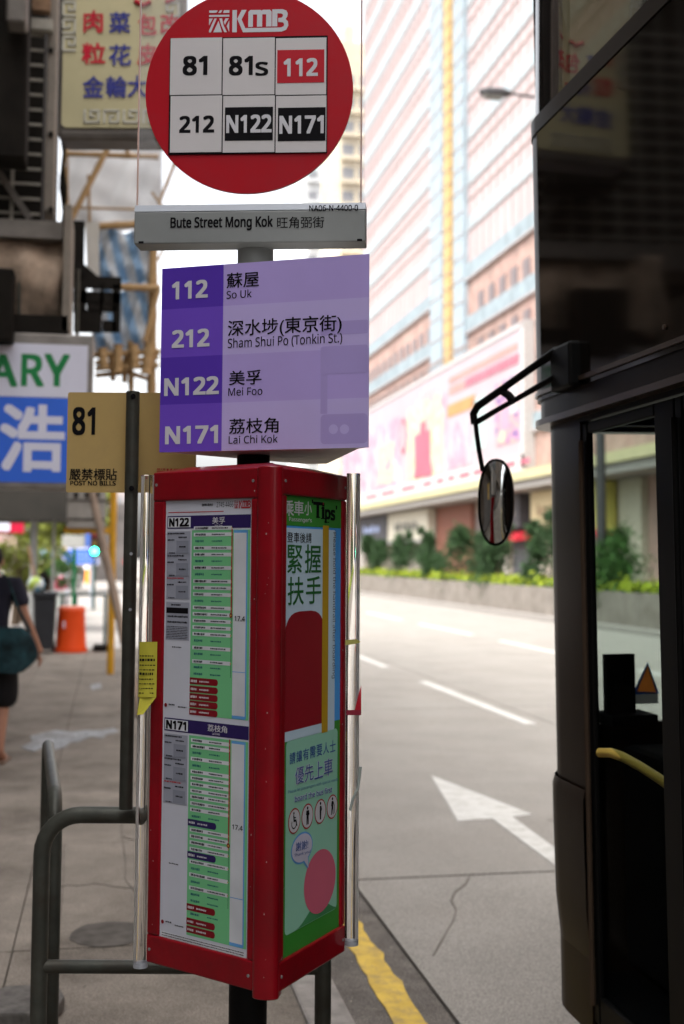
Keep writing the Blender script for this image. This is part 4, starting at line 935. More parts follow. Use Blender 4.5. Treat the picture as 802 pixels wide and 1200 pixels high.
tag(lp.build('leaning_bamboo', mat('grey_bamboo', (.26, .19, .14), .7, var=.2), smooth=True), 'long weathered bamboo pole leaning diagonally between the drilled post and the yellow pole', 'bamboo pole')
# orange barrel
bp = onZ(83, 764); br_ = (onY(102, 760, bp.y).x - onY(63, 760, bp.y).x) / 2; hb_ = onY(83, 711, bp.y).z
M_or = mat('barrier_orange', (.75, .075, .012), .45, var=.05, scale=4)
ba = thing('traffic_barrel', bp, 'orange plastic traffic barrel with flared foot beside the dark bin', 'barrel')
MB().tube([(bp.x, bp.y, z) for z in (0, .07, .071, .09, hb_ * .9, hb_ * .93, hb_ * .93 + .001, hb_)], [br_, br_, br_ * .95, br_ * .93, br_ * .82, br_ * .85, br_ * .85, br_ * .78], 32).build('barrel_body', M_or, ba, smooth=True)
MB().tube([(bp.x, bp.y, hb_ * .955), (bp.x, bp.y, hb_ + .012)], [br_ * .83, br_ * .72], 32).build('barrel_top', mat('paler_orange', (.75, .35, .26), .5), ba, smooth=True)  # top in a paler orange than the body
q = bx(74, 728, 76.5, 736, bp.y - br_ * .88); MB().box(q[0], q[1], bp.y - br_ * .9, bp.y - br_ * .8, q[2], q[3]).build('pale_label', M_lit, ba)
# dark wheeled bin
bb = onZ(52, 766); q = bx(38, 694, 66, 765, bb.y)
bi = thing('wheeled_bin', ((q[0] + q[1]) / 2, bb.y + .3, 0), 'dark grey wheeled bin between the walking man and the orange barrel', 'bin')
M_bin = mat('bin_plastic', (.035, .037, .042), .5, var=.1)
mb = MB(); w_ = q[1] - q[0]
mb.add([(q[0] + .04, bb.y, .06), (q[1] - .04, bb.y, .06), (q[1] - .04, bb.y + .5, .06), (q[0] + .04, bb.y + .5, .06), (q[0], bb.y - .04, q[3] - .09), (q[1], bb.y - .04, q[3] - .09), (q[1], bb.y + .6, q[3] - .09), (q[0], bb.y + .6, q[3] - .09)],
       [(0, 1, 5, 4), (1, 2, 6, 5), (2, 3, 7, 6), (3, 0, 4, 7), (3, 2, 1, 0), (4, 5, 6, 7)]); mb.build('bin_body', M_bin, bi, bevel=.02)
MB().box(q[0] - .02, q[1] + .02, bb.y - .07, bb.y + .62, q[3] - .088, q[3]).build('bin_lid', M_bin, bi, bevel=.02)
for x_ in (q[0] + .05, q[1] - .05): MB().tube([(x_ - .025, bb.y + .5, .1), (x_ + .025, bb.y + .5, .1)], .1, 16).build('bin_wheel', M_black, bi, smooth=True)
fbn = Frame((0, bb.y - .035, 0), (1, 0, 0), (0, 0, 1)); mb = MB(); 
for k in range(5): qq = fbn.pxbox((46, 712 + 5 * k, 58 - (k % 2) * 4, 715 + 5 * k)); mb.fbox(fbn, *qq, .0, .006)

# bright bag and dark thing on the bin
ct = onY(42, 694, bb.y + .3)
mb = leafs(0, None, 1)
bm_ = MB(); 
def lump(name, c, rx, ry, rz, m, lab, cat, seed=0, k=14, jit=.12):
    random.seed(seed); V = []; F = []
    for j in range(k + 1):
        for i in range(k):
            th = math.pi * j / k; ph = 2 * math.pi * i / k; s_ = 1 + random.uniform(-jit, jit)
            V.append((c[0] + rx * math.sin(th) * math.cos(ph) * s_, c[1] + ry * math.sin(th) * math.sin(ph) * s_, c[2] + rz * (-math.cos(th)) * s_))
    for j in range(k):
        for i in range(k): F.append((j * k + i, j * k + (i + 1) % k, (j + 1) * k + (i + 1) % k, (j + 1) * k + i))
    o = MB().add(V, F).build(name, m, smooth=True); return tag(o, lab, cat)
zt_b = q[3]
def rampmat(name, cols, scale):
    m = bpy.data.materials.new(name); m.use_nodes = True; n = m.node_tree.nodes; L = m.node_tree.links
    tc = n.new('ShaderNodeTexCoord'); nz = n.new('ShaderNodeTexNoise'); nz.inputs['Scale'].default_value = scale; L.new(tc.outputs['Object'], nz.inputs[0])
    r = n.new('ShaderNodeValToRGB'); r.color_ramp.interpolation = 'CONSTANT'
    for i, c in enumerate(cols):
        e = r.color_ramp.elements[i] if i < 2 else r.color_ramp.elements.new(.5); e.position = .35 + .3 * i / len(cols); e.color = tuple(c) + (1,)
    L.new(nz.outputs[0], r.inputs[0]); L.new(r.outputs[0], n['Principled BSDF'].inputs['Base Color']); return m
lump('shopping_bag', (onY(41, 690, bb.y).x, bb.y + .25, zt_b + .12), .15, .12, .13, rampmat('bag_print', [(.45, .6, .08), (.7, .72, .7), (.12, .38, .55)], 6), 'bright green, white and blue bag lying on the dark bin', 'bag', 3)
lump('dark_bundle', (onY(49, 684, bb.y).x, bb.y + .45, zt_b + .17), .10, .1, .17, M_sooty, 'small black bundle beside the bright bag on the bin', 'bundle', 4)
# railings and signs at the crossing
YR = onZ(118, 760).y + .3
rl = thing('crossing_railing', (onY(108, 700, YR).x, YR, 0), 'dark pedestrian railing across the road end beyond the barrel', 'railing')
M_gpost = mat('railing_green', (.025, .06, .05), .5)
a = onY(64, 697, YR); b = onY(126, 699, YR)
MB().tube([a, (b.x, YR, a.z)], .022, 8).build('top_rail', M_gpost, rl)
for x_ in (73, 89, 124): p = onY(x_, 700, YR); MB().tube([(p.x, YR, -.15), (p.x, YR, a.z)], .030, 10).build('railing_post', M_gpost, rl)
p = onY(86.5, 700, YR - .2); tag(MB().tube([(p.x, YR - .2, -.15), (p.x, YR - .2, onY(86, 643, YR).z)], .035, 10).build('green_post', mat('bright_green_post', (.02, .22, .08), .5), smooth=True), 'slim bright green post in front of the blue arrow sign', 'post')
q = bx(109, 755, 129, 762, YR - .8); tag(MB().box(q[0], q[1], YR - 1.1, YR - .6, q[2], q[3]).build('rubber_block', M_sooty, bevel=.03), 'dark rubber weight lying beside the foot of the yellow pole', 'weight')
# blue direction sign
YD = 44.
sg = thing('direction_sign', (onY(95, 660, YD).x, YD, -.13), 'blue arrow direction sign with white border beyond the orange barrel', 'sign')
fd = Frame((0, YD, 0), (1, 0, 0), (0, 0, 1))
P = [fd.uv(*p) for p in ((72, 652), (80, 642.5), (116, 641), (116, 662), (80, 663.5))]
MB().prism(fd, P, -.05, 0).build('arrow_border', M_lit, sg)
cx_ = sum(p[0] for p in P) / 5; cy_ = sum(p[1] for p in P) / 5
MB().prism(fd, [(cx_ + (p[0] - cx_) * .92, cy_ + (p[1] - cy_) * .82) for p in P], .002, .02).build('blue_face', M_litb, sg)
q = fd.pxbox((73, 627, 99, 641)); MB().fbox(fd, *q, -.05, 0).build('pale_plate', mat('plate_grey', (.28, .28, .26), .6), sg)
q = fd.pxbox((100, 624, 113, 641)); MB().fbox(fd, *q, -.05, 0).build('blue_plate', mat('plate_blue', (.06, .12, .38), .6), sg)
t = MB(); 
for k in range(2):
    u = fd.uv(84, 650 + 6 * k)
    for j in range(7): t.fbox(fd, u[0] + j * .13, u[1] - .03, u[0] + j * .13 + .09, u[1] + .05, .021, .024)
t.build('sign_lettering', mat('sign_pale_blue', (.3, .4, .7), .5), sg)
for x_ in (80, 108): p = onY(x_, 650, YD + .1); MB().tube([(p.x, YD + .1, -.13), (p.x, YD + .1, 2.4)], .06, 10).build('sign_post', M_galv2, sg)
# traffic light, green
YL = 42.5
p = onY(111, 646, YL); tl = thing('traffic_light', (p.x, YL, -.13), 'traffic light showing green beside the blue arrow sign', 'traffic light')
MB().tube([(p.x, YL + .15, -.13), (p.x, YL + .15, p.z + .6)], .05, 10).build('post', M_gpost, tl)
MB().box(p.x - .15, p.x + .15, YL, YL + .25, p.z - .2, p.z + .75).build('signal_head', M_black, tl, bevel=.02)
for k, m_ in enumerate((mat('signal_green_lit', (.05, .9, .6), .4, emit=((.03, 1, .45), 7)), mat('signal_amber_dark', (.08, .05, .01)), mat('signal_red_dark', (.08, .01, .01)))):
    MB().tube([(p.x, YL - .001, p.z + .27 * k), (p.x, YL - .05, p.z + .27 * k)], .11 if k == 0 else .10, 20).build('signal_lens', m_, tl, smooth=True)
# far left shop board and pink box
YW = 36.
q = bx(-40, 611, 28, 624, YW); o = thing('shop_board', ((q[0] + q[1]) / 2, YW, q[2]), 'red shop board with a white end above the pale pink board', 'sign')
MB().box(q[0], q[1], YW, YW + .2, q[2], q[3]).build('red_board', mat('board_red', (.45, .01, .04), .5), o)
q2 = bx(-40, 612, 12, 622, YW); MB().box(q2[0], q2[1], YW - .02, YW - .001, q2[2], q2[3]).build('white_end', M_lit, o)
q = bx(-40, 627, 20, 643, YW + .5); tag(MB().box(q[0], q[1], YW + .5, YW + .7, q[2], q[3]).build('pale_board', mat('board_pink', (.6, .45, .42), .6), bevel=.02), 'pale pink board hanging under the red shop board', 'sign')
YQ = 60.
for (x0_, x1_, y0_, y1_, c_, lab) in ((43, 62, 645, 652, (.35, .5, .65), 'pale blue banner far down the street between the canopy columns'), (56, 64, 644, 651, (.6, .08, .08), 'small red banner far down the street beside the thin column'), (62, 70, 642, 655, (.7, .6, .6), 'white street panel far down the street right of the thin column')):
    q = bx(x0_, y0_, x1_, y1_, YQ); tag(MB().box(q[0], q[1], YQ, YQ + .2, q[2], q[3]).build('street_banner', mat('banner' + lab[:6], c_, .6)), lab, 'banner'); YQ += 1
# corner building and its boards beyond the crossing
cbx = bx(58, 590, 152, 690, 95); cb_ = thing('corner_building', ((cbx[0] + cbx[1]) / 2, 97, -.2), 'drab corner building with coloured boards beyond the far crossing', 'building')
MB().box(cbx[0], cbx[1], 95, 103, -.2, cbx[3]).build('wall', mat('corner_wall', (.11, .10, .095), .9, var=.4, scale=.8), cb_)
random.seed(12)
for k in range(16):
    xx = random.uniform(62, 146); yy = random.uniform(600, 684); q = bx(xx, yy, xx + random.uniform(4, 12), yy + random.uniform(3, 10), 94.6); MB().box(q[0], q[1], 94.5 - k * .02, 94.9, q[2], q[3]).build('wall_board', mat('wall_board_%d' % (k % 6), [(.30, .05, .05), (.30, .28, .25), (.06, .10, .25), (.32, .22, .06), (.08, .16, .09), (.22, .16, .15)][k % 6], .7), cb_)
# distant pieces beyond crossing: kiosk, orange bin
for (x0_, x1_, y0_, y1_, Y, c_, nm, lab, cat) in ((99, 108, 668, 684, 48, (.75, .25, .03), 'orange_bollard', 'small orange bollard far beyond the railing', 'bollard'), (98, 109, 655, 667, 48.3, (.65, .62, .6), 'white_drum', 'white drum above the far orange bollard', 'drum'), (62, 76, 662, 690, 42, (.33, .35, .33), 'control_box', 'grey street cabinet behind the green post', 'cabinet'), (73, 96, 675, 690, 41, (.16, .16, .15), 'parked_cart', 'dark hand cart parked behind the railing', 'cart')):
    q = bx(x0_, y0_, x1_, y1_, Y); cx__ = (q[0] + q[1]) / 2; r_ = (q[1] - q[0]) / 2
    if nm in ('orange_bollard', 'white_drum'): o = MB().tube([(cx__, Y, q[2]), (cx__, Y, q[2] + .1), (cx__, Y, q[3] - .1), (cx__, Y, q[3])], [r_, r_ * .9, r_ * .8, r_ * .6], 16).build(nm, mat(nm, c_, .5), smooth=True)
    elif nm == 'parked_cart':
        o = thing(nm, (cx__, Y, -.13), lab, cat); MB().box(q[0], q[1], Y, Y + .7, q[2], q[3]).build('cart_body', mat(nm, c_, .6), o, bevel=.05)
        for x_ in (q[0] + .15, q[1] - .15): MB().tube([(x_ - .03, Y, .12), (x_ + .03, Y, .12)], .25, 14).build('cart_wheel', M_black, o)
        continue
    else: o = MB().box(q[0], q[1], Y, Y + .6, -.13, q[3]).build(nm, mat(nm, c_, .6), bevel=.03)
    tag(o, lab, cat)
q = bx(60, 666, 118, 676, 75); 
# ================================================================== TREES
M_leafY = mat('leaf_yellow_green', (.12, .14, .02), .6, var=.55, scale=1.6); M_leafG = mat('leaf_green', (.035, .085, .018), .6, var=.5, scale=2.5)
M_leafD = mat('leaf_dark', (.022, .05, .016), .6, var=.5, scale=4); M_trunk = mat('bark', (.09, .065, .045), .9, var=.3)
M_leafB = mat('leaf_bright', (.24, .30, .02), .6, var=.4, scale=3)
def tree(px, py_b, Y, z0, z1, rx, m, lab, n=1400, size=.12, clumps=9, seed=1, name='street_tree'):
    random.seed(seed); p = onY(px, 650, Y); x = p.x
    rt = thing(name, (x, Y, -.13), lab, 'tree')
    zm = (z0 + z1) / 2; C_ = [(x + random.uniform(-.6, .6) * rx, Y + random.uniform(-.6, .6) * rx, zm + random.uniform(-.62, .62) * (z1 - z0) / 2, rx * random.uniform(.35, .6)) for _ in range(clumps)]
    def fn():
        c = random.choice(C_); d = Vector([random.gauss(0, 1) for _ in range(3)]).normalized() * c[3] * random.uniform(.6, 1.05)
        return (c[0] + d.x, c[1] + d.y, c[2] + d.z * .8)
    leafs(n, fn, size).build('crown', m, rt)
    tk = MB(); tk.tube([(x, Y, -.13), (x + .03, Y, z0), (x, Y, zm)], [.12, .09, .04], 8)
    for c in C_[:5]: tk.tube([(x, Y, z0 * .9 + .2), (c[0], c[1], c[2])], [.05, .02], 6)
    tk.build('trunk', M_trunk, rt); return rt
tree(20, 0, 33, 1.1, 2.05, 1.0, M_leafY, 'rounded yellow-green tree between the man and the canopy column', 1700, .06, 8, 11)
tree(30, 0, 34.5, .5, 1.5, .7, M_leafY, 'lower olive bush tree under the rounded yellow-green tree', 1200, .06, 6, 12)
tree(58, 0, 36, .7, 1.9, .8, M_leafG, 'dark green tree behind the thin canopy column', 1400, .07, 7, 13)
tree(24, 0, 62, 2.0, 6.5, 4.5, M_leafY, 'large yellow-green tree behind the thick canopy column', 2600, .22, 12, 14)
tree(62, 0, 66, 1.5, 6.5, 3.0, M_leafY, 'large yellow-green tree behind the thin canopy column', 2600, .22, 12, 15)
random.seed(21)
# pink flowers row
fl = leafs(500, lambda: (random.uniform(onY(20, 682, 38).x, onY(78, 682, 38).x), 38 + random.uniform(0, .5), random.uniform(.65, 1.0)), .07)
tag(fl.build('flower_bed', mat('flower_pink', (.55, .10, .18), .6)), 'row of pink flowers beyond the bin', 'flowers', kind='stuff')
# ================================================================== ACROSS THE ROAD
XF = 22.0
def YX(px, X=XF): return onX(px, 640, X).y
def ZX(px, py, X=XF): return onX(px, py, X).z
M_pinkp = mat('pink_cladding', (.37, .315, .31), .7, var=.06, scale=.4, spec=.1); M_strip = mat('pale_window_strip', (.30, .345, .36), .5, var=.1, scale=1.5, spec=.15)
M_brn = mat('brown_rib', (.26, .19, .17), .6); M_salm = mat('salmon_tile_hazed', (.33, .225, .19), .6, var=.25, scale=1.2, bump=.1, dirt=(.3, .16, .14), dscale=.8, damt=.6)  # salmon tile is greyed: distance haze is put into its colour
M_bband = mat('podium_glass_band', (.22, .265, .285), .5, var=.2, scale=1.0, spec=.15); M_yfin = mat('yellow_fin', (.42, .29, .12), .5, var=.06); M_glz = mat('pale_curtain_glass', (.27, .32, .35), .5, var=.1, scale=1, spec=.15)
M_creamc = mat('canopy_cream', (.42, .38, .22), .6, var=.05, scale=1)
tw = thing('office_tower', (XF + 8, 60, 0), 'tall pale pink office tower with ribbon windows and a yellow vertical fin', 'building')
YE = YX(424.5); Z1 = 19.9; ZTOP = 66
MB().box(XF + .02, XF + 26, 24, YE, Z1, ZTOP).build('tower_wall', M_pinkp, tw)
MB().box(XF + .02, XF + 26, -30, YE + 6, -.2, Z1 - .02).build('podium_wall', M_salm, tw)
yf0, yf1 = YX(536), YX(524); g0, g1 = YX(549), YX(537); g2, g3 = YX(523), YX(509)
fl0 = ZX(549, 262) ; per_ = (ZX(549, 53) - ZX(549, 262)) / 4
k = -3
M_edgeb = mat('band_sill', (.32, .285, .28), .6)
while True:
    zc = fl0 + per_ * k
    k += 1
    if zc < Z1 + .6: continue
    if zc > ZTOP - 1: break
    for a, b in ((24, g0 - .1), (g3 + .1, YE)):
        MB().box(XF - .02, XF + .02, a, b, zc - .42, zc + .42).build('window_band', M_strip, tw)
        MB().box(XF - .05, XF + .019, a, b, zc - .58, zc - .50).build('band_sill', M_edgeb, tw)
        MB().box(XF - .03, XF + .019, a, b, zc + per_ * .5 - .05, zc + per_ * .5 + .05).build('brown_rib', M_brn, tw)
mb = MB()
for i in range(60):
    y_ = YE - 1.4 * i
    if g0 - .2 < y_ < g3 + .2: continue
    mb.box(XF - .035, XF + .019, y_ - .03, y_ + .03, Z1, ZTOP)
tag(mb.build('panel_ribs', mat('pink_rib', (.36, .26, .26), .6), tw), kind='stuff')
for a, b in ((g0, g1), (g2, g3)):
    MB().box(XF - .3, XF + .019, a, b, 13.5, ZTOP + .5).build('glass_strip', M_glz, tw)
    mb = MB(); z_ = 13.6
    while z_ < ZTOP: mb.box(XF - .34, XF - .299, a, b, z_, z_ + .10); z_ += per_ / 2
    mb.build_each('glass_transom', M_edgeb, tw)
MB().box(XF - .36, XF + .02, yf0 + .5, yf1 - .5, 13.2, ZTOP + 2).build('yellow_fin', M_yfin, tw)
mb = MB(); z_ = 13.4
while z_ < ZTOP: mb.box(XF - .39, XF - .2, yf0 + .47, yf1 - .47, z_, z_ + .07); z_ += 1.0
mb.build_each('fin_clamp', M_brn, tw)
# podium bands, cornice, small windows
for z_, h, m_, nm in ((15.9, .95, M_bband, 'glass_band'), (19.3, .95, M_bband, 'glass_band'), (8.5, .9, M_bband, 'glass_band')):
    MB().box(XF - .12, XF + .019, -30, g0 - .05, z_, z_ + h).build(nm, m_, tw); MB().box(XF - .12, XF + .019, g3 + .05, YE + 6, z_, z_ + h).build(nm, m_, tw)
    MB().box(XF - .2, XF + .018, -30, g0 - .05, z_ - .14, z_ - .01).build('band_sill', M_edgeb, tw); MB().box(XF - .2, XF + .018, g3 + .05, YE + 6, z_ - .14, z_ - .01).build('band_sill', M_edgeb, tw)
M_dkwin = mat('podium_window', (.13, .10, .10), .3)
src = None
for zi, zq in enumerate((17.4, 14.6, 12.0)):
    for i in range(34):
        y_ = 36 + i * 2.1
        if g0 - 1.6 < y_ < g3 + .3: continue
        if src is None: src = MB().box(XF - .05, XF + .018, -.55, .55, -.55, .55).build('podium_window', M_dkwin, tw); src.location = (0, y_ - ORG[tw.name].y * 0, zq); base = ORG[tw.name]; src.location = (0, y_ , zq)
        else: c_ = src.copy(); COL.objects.link(c_); c_.location = (0, y_, zq)
# barbed rail on podium top of billboard
mb = MB(); 
for i in range(60): y_ = 66 + i * .8; mb.tube([(XF - .3, y_, 14.1), (XF - .7, y_ + .3, 14.75)], .035, 4)
mb.tube([(XF - .7, 66, 14.72), (XF - .7, 114, 14.72)], .04, 5)
tag(mb.build('bracket_row', M_brn, tw), kind='stuff')
# billboard
XB = XF - .55
yb1 = YX(616, XB); yb0 = YX(400, XB); zb1 = (ZX(615, 380, XB) + ZX(433, 480, XB)) / 2; zb0 = (ZX(616, 549, XB) + ZX(425, 589, XB)) / 2
bbd = thing('billboard', (XB, (yb0 + yb1) / 2, zb0), 'long pink and white advertising billboard above the shop canopy', 'billboard')
M_adp = mat('advert_pale_pink', (.36, .295, .315), .45, var=.06, scale=.25); M_adw = mat('advert_white', (.42, .40, .395), .45)
MB().box(XB, XF, yb1, yb0, zb0, zb1).build('billboard_panel', M_adp, bbd)
fbb = Frame((XB, yb1, zb0), (0, -1, 0), (0, 0, 1)); 
def bq(mb, p, n): # quad by pixels
    P = [fbb.uv(*a) for a in p]; mb.poly(fbb, P, n); return mb
def pk(*c, nm): return mat(nm, c, .45, var=.08, scale=.5)
H = zb1 - zb0; Lb = yb0 - yb1; LFT = -Lb
FR_ = MB()
for q in ((LFT, H - .12, 0, H + .12), (LFT, -.35, 0, .75), (-.5, 0, .02, H)): FR_.fbox(fbb, *q, .0, .06)
FR_.build('white_border', M_adw, bbd)
def U(px): return fbb.uv(px, 520)[0]
def adrect(name, x0_, x1_, t0, t1, m, n=.03): MB().fbox(fbb, U(x0_), H * t0, U(x1_), H * t1, 0, n).build(name, m, bbd)
m1 = pk(.42, .38, .28, nm='advert_cream'); m2 = pk(.32, .09, .13, nm='advert_rose'); m3 = pk(.28, .12, .42, nm='advert_violet'); m4 = pk(.42, .20, .07, nm='advert_orange'); m5 = pk(.32, .40, .39, nm='advert_mint'); m6 = pk(.38, .22, .29, nm='advert_mid_pink'); m7 = pk(.34, .20, .17, nm='advert_tan')
def collage(name, cols, sc):
    m = rampmat(name, cols, sc); [n_ for n_ in m.node_tree.nodes if n_.type == 'VALTORGB'][0].color_ramp.interpolation = 'EASE'
    [n_ for n_ in m.node_tree.nodes if n_.type == 'TEX_NOISE'][0].inputs['Detail'].default_value = 4; return m
mc1 = collage('advert_cream_collage', [(.42, .36, .26), (.40, .30, .30), (.46, .42, .22), (.36, .20, .24), (.45, .40, .38)], .55)
mc2 = collage('advert_violet_collage', [(.16, .07, .26), (.30, .12, .26), (.40, .28, .22), (.10, .06, .20), (.34, .16, .30)], .9)
mc3 = collage('advert_pink_collage', [(.36, .28, .32), (.40, .33, .34), (.32, .19, .25), (.40, .36, .36), (.34, .25, .31)], .35)
adrect('petal_area', 404, 470, .10, .78, mc3, .01); adrect('petal_area', 521, 524, .10, .78, mc3, .01)
adrect('cream_figure_area', 478, 520, .10, .80, mc1, .02); adrect('dancer_gown', 487, 505, .12, .52, m2, .05)
P = [(U(486), H * .12), (U(508), H * .12), (U(500), H * .5), (U(499), H * .62), (U(495), H * .62), (U(493), H * .5)]; 
mb = MB(); mb.prism(fbb, P, .05, .08); mb.build('gown_print', m2, bbd)
sun = MB()
for i in range(9):
    a = R(20 + i * 17.5); c0 = (U(500), H * .5); sun.poly(fbb, [(c0[0] + .3 * math.cos(a), c0[1] + .3 * math.sin(a)), (c0[0] + 4.4 * math.cos(a - .05), c0[1] + 3.2 * math.sin(a - .05)), (c0[0] + 4.4 * math.cos(a + .05), c0[1] + 3.2 * math.sin(a + .05))], .045)
sun.build('ray_print', M_adw, bbd)
mb = MB(); mb.disc(fbb, U(473), H * .56, 1.1, 1.4, .03, 24); mb.build('red_emblem', m2, bbd); mb = MB(); mb.disc(fbb, U(473), H * .56, .8, 1.0, .04, 24); mb.build('emblem_centre', M_adp, bbd)
adrect('orange_strip', 525, 557, .56, .66, m4); adrect('mint_panel', 555, 569, .22, .62, m5); adrect('violet_picture', 582, 612, .20, .66, mc2); adrect('rose_picture', 527, 552, .12, .5, mc3); adrect('rose_picture', 444, 462, .15, .55, mc1)
for q in ((588, 598, .30, .52, m6), (599, 607, .40, .60, M_adw), (586, 593, .22, .30, m1)): adrect('picture_detail', *q, .05)
random.seed(5); mb = MB(); mr = MB()
for row, (t0, t1) in enumerate(((.84, .89), (.74, .81))):
    x_ = 527
    while x_ < 606:
        w_ = random.uniform(2.0, 4.5); (mb if row == 0 or x_ < 545 else mr).fbox(fbb, U(x_), H * t0, U(x_ + w_), H * t1, .0, .035); x_ += w_ + 1.4
x_ = 430
while x_ < 612:
    w_ = random.uniform(7, 16); mr.fbox(fbb, U(x_), .20, U(x_ + w_), .48, .06, .075); x_ += w_ + random.uniform(4, 10)
mb.build_each('advert_print_line', m7, bbd); mr.build_each('advert_red_line', m2, bbd)
MB().box(XB - .02, XF, YX(628), yb1 - .05, zb0 - .3, zb1 + .2).build('side_truss', mat('truss_grey', (.35, .33, .32), .6), bbd)
mb = MB(); z_ = zb0
while z_ < zb1: mb.box(XB - .06, XB - .021, YX(628), yb1 - .05, z_, z_ + .12); z_ += .42
mb.build('truss_rungs', M_brn, bbd)
# canopy and shops
MB().box(XF - 2.2, XF + .018, -30, YE + 6, 5.55, 6.0).build('shop_canopy', M_creamc, tw)
MB().box(XF - 2.0, XF + .017, -30, YE + 6, 5.15, 5.54).build('canopy_soffit', mat('soffit_grey', (.30, .28, .26), .7), tw)
def shopspan(a, b, z0, z1, c, nm, par=tw, dx=.5, rough=.6): return MB().box(XF - dx, XF + .016, YX(b), YX(a), z0, z1).build(nm, mat('shop_' + nm + '%d' % a, c, rough), par)
shopspan(424, 700, -.1, 5.1, (.30, .25, .21), 'shop_wall', dx=.04)
for a, b, z0, z1, c, nm in ((424, 431, 0, 5.1, (.38, .34, .31), 'pillar'), (517, 558, 0, 5.1, (.20, .08, .055), 'pillar'), (535, 547, .8, 4.6, (.34, .40, .48), 'display_window'), (522, 531, 0, 3.1, (.03, .02, .02), 'doorway'), (594, 602, 0, 3.6, (.46, .42, .36), 'pillar'), (604, 628, .4, 3.0, (.10, .10, .11), 'display_window'),
                           (629, 641, 0, 5.1, (.46, .42, .36), 'pillar'), (433, 464, .3, 2.6, (.25, .20, .17), 'display_window'), (470, 514, .3, 2.6, (.32, .28, .24), 'display_window'), (560, 592, .3, 4.4, (.16, .13, .12), 'display_window'), (733, 760, 0, 5.1, (.42, .38, .30), 'pillar'), (700, 732, 0, 2.4, (.20, .14, .09), 'display_window'), (650, 690, .3, 4.0, (.30, .24, .20), 'display_window')):
    shopspan(a, b, z0, z1, c, nm, dx=.3 if nm == 'pillar' else .12)
def shopsign(a, b, z0, z1, c, lab, txt=None, tcol=None, cols=7):
    o = MB().box(XF - .9, XF - .31, YX(b), YX(a), z0, z1).build('shop_sign', mat('sign_%d' % a, c, .5)); tag(o, lab, 'sign')
    f = Frame((XF - .905, YX(b), z0), (0, -1, 0), (0, 0, 1)); L_ = YX(a) - YX(b); mb = MB(); random.seed(a)
    for k in range(cols):
        u = -L_ + L_ * (.2 + .6 * k / cols); w_ = L_ * .6 / cols * random.uniform(.45, .8); hh = (z1 - z0)
        mb.fbox(f, u, hh * .35, u + w_, hh * random.uniform(.5, .68), .0, .03)
        if random.random() < .5: mb.fbox(f, u, hh * .3, u + w_ * .25, hh * .68, .0, .03)
    c_ = mb.build('sign_print', mat('signp_%d' % a, tcol, .5), o); return o
shopsign(432, 466, 3.1, 5.05, (.055, .052, .06), 'charcoal shop sign with a pale blue emblem, the farthest one', tcol=(.35, .42, .65), cols=4)
shopsign(468, 516, 3.05, 5.05, (.50, .46, .37), 'cream shop sign with blocky dark letters next to the red-brown shop', tcol=(.10, .10, .09), cols=6)
shopsign(603, 628, 3.3, 5.1, (.055, .05, .055), 'charcoal shop sign with grey letters above the short red awning', tcol=(.28, .25, .23), cols=7)
shopsign(642, 690, 3.2, 5.05, (.48, .38, .22), 'tan shop sign beside the charcoal sign with grey letters', tcol=(.3, .2, .12), cols=5)
o = shopsign(693, 731, 2.9, 5.1, (.50, .44, .12), 'yellow shop sign with upright grey characters', tcol=(.15, .14, .12), cols=2)
for a, b, lab in ((601, 629, 'short red awning beneath the charcoal sign beside the bus mirror'), (698, 728, 'small red awning seen through the bus door under the yellow sign')):
    mb = MB(); y0_, y1_ = YX(b), YX(a); mb.add([(XF - .3, y0_, 3.2), (XF - .3, y1_, 3.2), (XF - 1.2, y1_, 2.85), (XF - 1.2, y0_, 2.85), (XF - 1.2, y1_, 2.6), (XF - 1.2, y0_, 2.6), (XF - .3, y0_, 2.7), (XF - .3, y1_, 2.7)], [(0, 1, 2, 3), (3, 2, 4, 5), (0, 3, 5, 6), (2, 1, 7, 4), (6, 5, 4, 7)])
    tag(mb.build('awning', mat('awning_red', (.50, .03, .045), .6)), lab, 'awning')
MB().box(XF - 1.3, XF - .13, YX(514), YX(434), 2.75, 3.0).build('shop_eave', mat('eave_grey', (.26, .24, .23), .6), tw)
struct(MB().box(13.6, XF + .1, -30, 320, -.25, -.02).build('far_pavement', M_pave))
# planter
M_plc = mat('planter_concrete', (.20, .178, .155), .85, spec=.05, var=.15, scale=2.5, bump=.3, dirt=(.14, .12, .10), dscale=1.6, damt=.8)
pl = thing('roadside_planter', (12.9, 40, -.13), 'long low concrete planter wall along the far kerb', 'planter')
ZPL = .82
y_ = -20.0
while y_ < 130:
    MB().box(12.55, 12.72, y_ + .01, y_ + 2.98, -.12, ZPL + random.uniform(-.01, .01)).build('wall_panel', M_plc, pl); y_ += 3.0
MB().box(12.73, 13.5, -20, 130, -.1, ZPL - .08).build('soil_bed', mat('soil', (.05, .04, .03), .95), pl)
MB().box(13.5, 13.62, -20, 130, -.12, ZPL).build('rear_wall', M_plc, pl)
y_ = -20.
while y_ < 130: MB().box(12.2, 12.545, y_ + .006, y_ + 1.99, -.32, .0).build('kerb_block', M_kerb, pl, bevel=.01); y_ += 2.0
random.seed(31)
hd = leafs(16000, lambda: (random.uniform(12.6, 13.4), random.uniform(12, 112), ZPL + abs(random.gauss(.03, .10)) + random.choice((0, 0, .05, .16)) * random.random()), .085)
tag(hd.build('low_hedge', M_leafB), 'bright yellow-green ground cover filling the far planter', 'hedge', kind='stuff')
hd = leafs(5000, lambda: (random.uniform(12.6, 13.4), random.uniform(12, 112), ZPL + abs(random.gauss(0, .08))), .08)
tag(hd.build('low_foliage', M_leafG), 'dark green foliage between the ground cover in the far planter', 'hedge', kind='stuff')
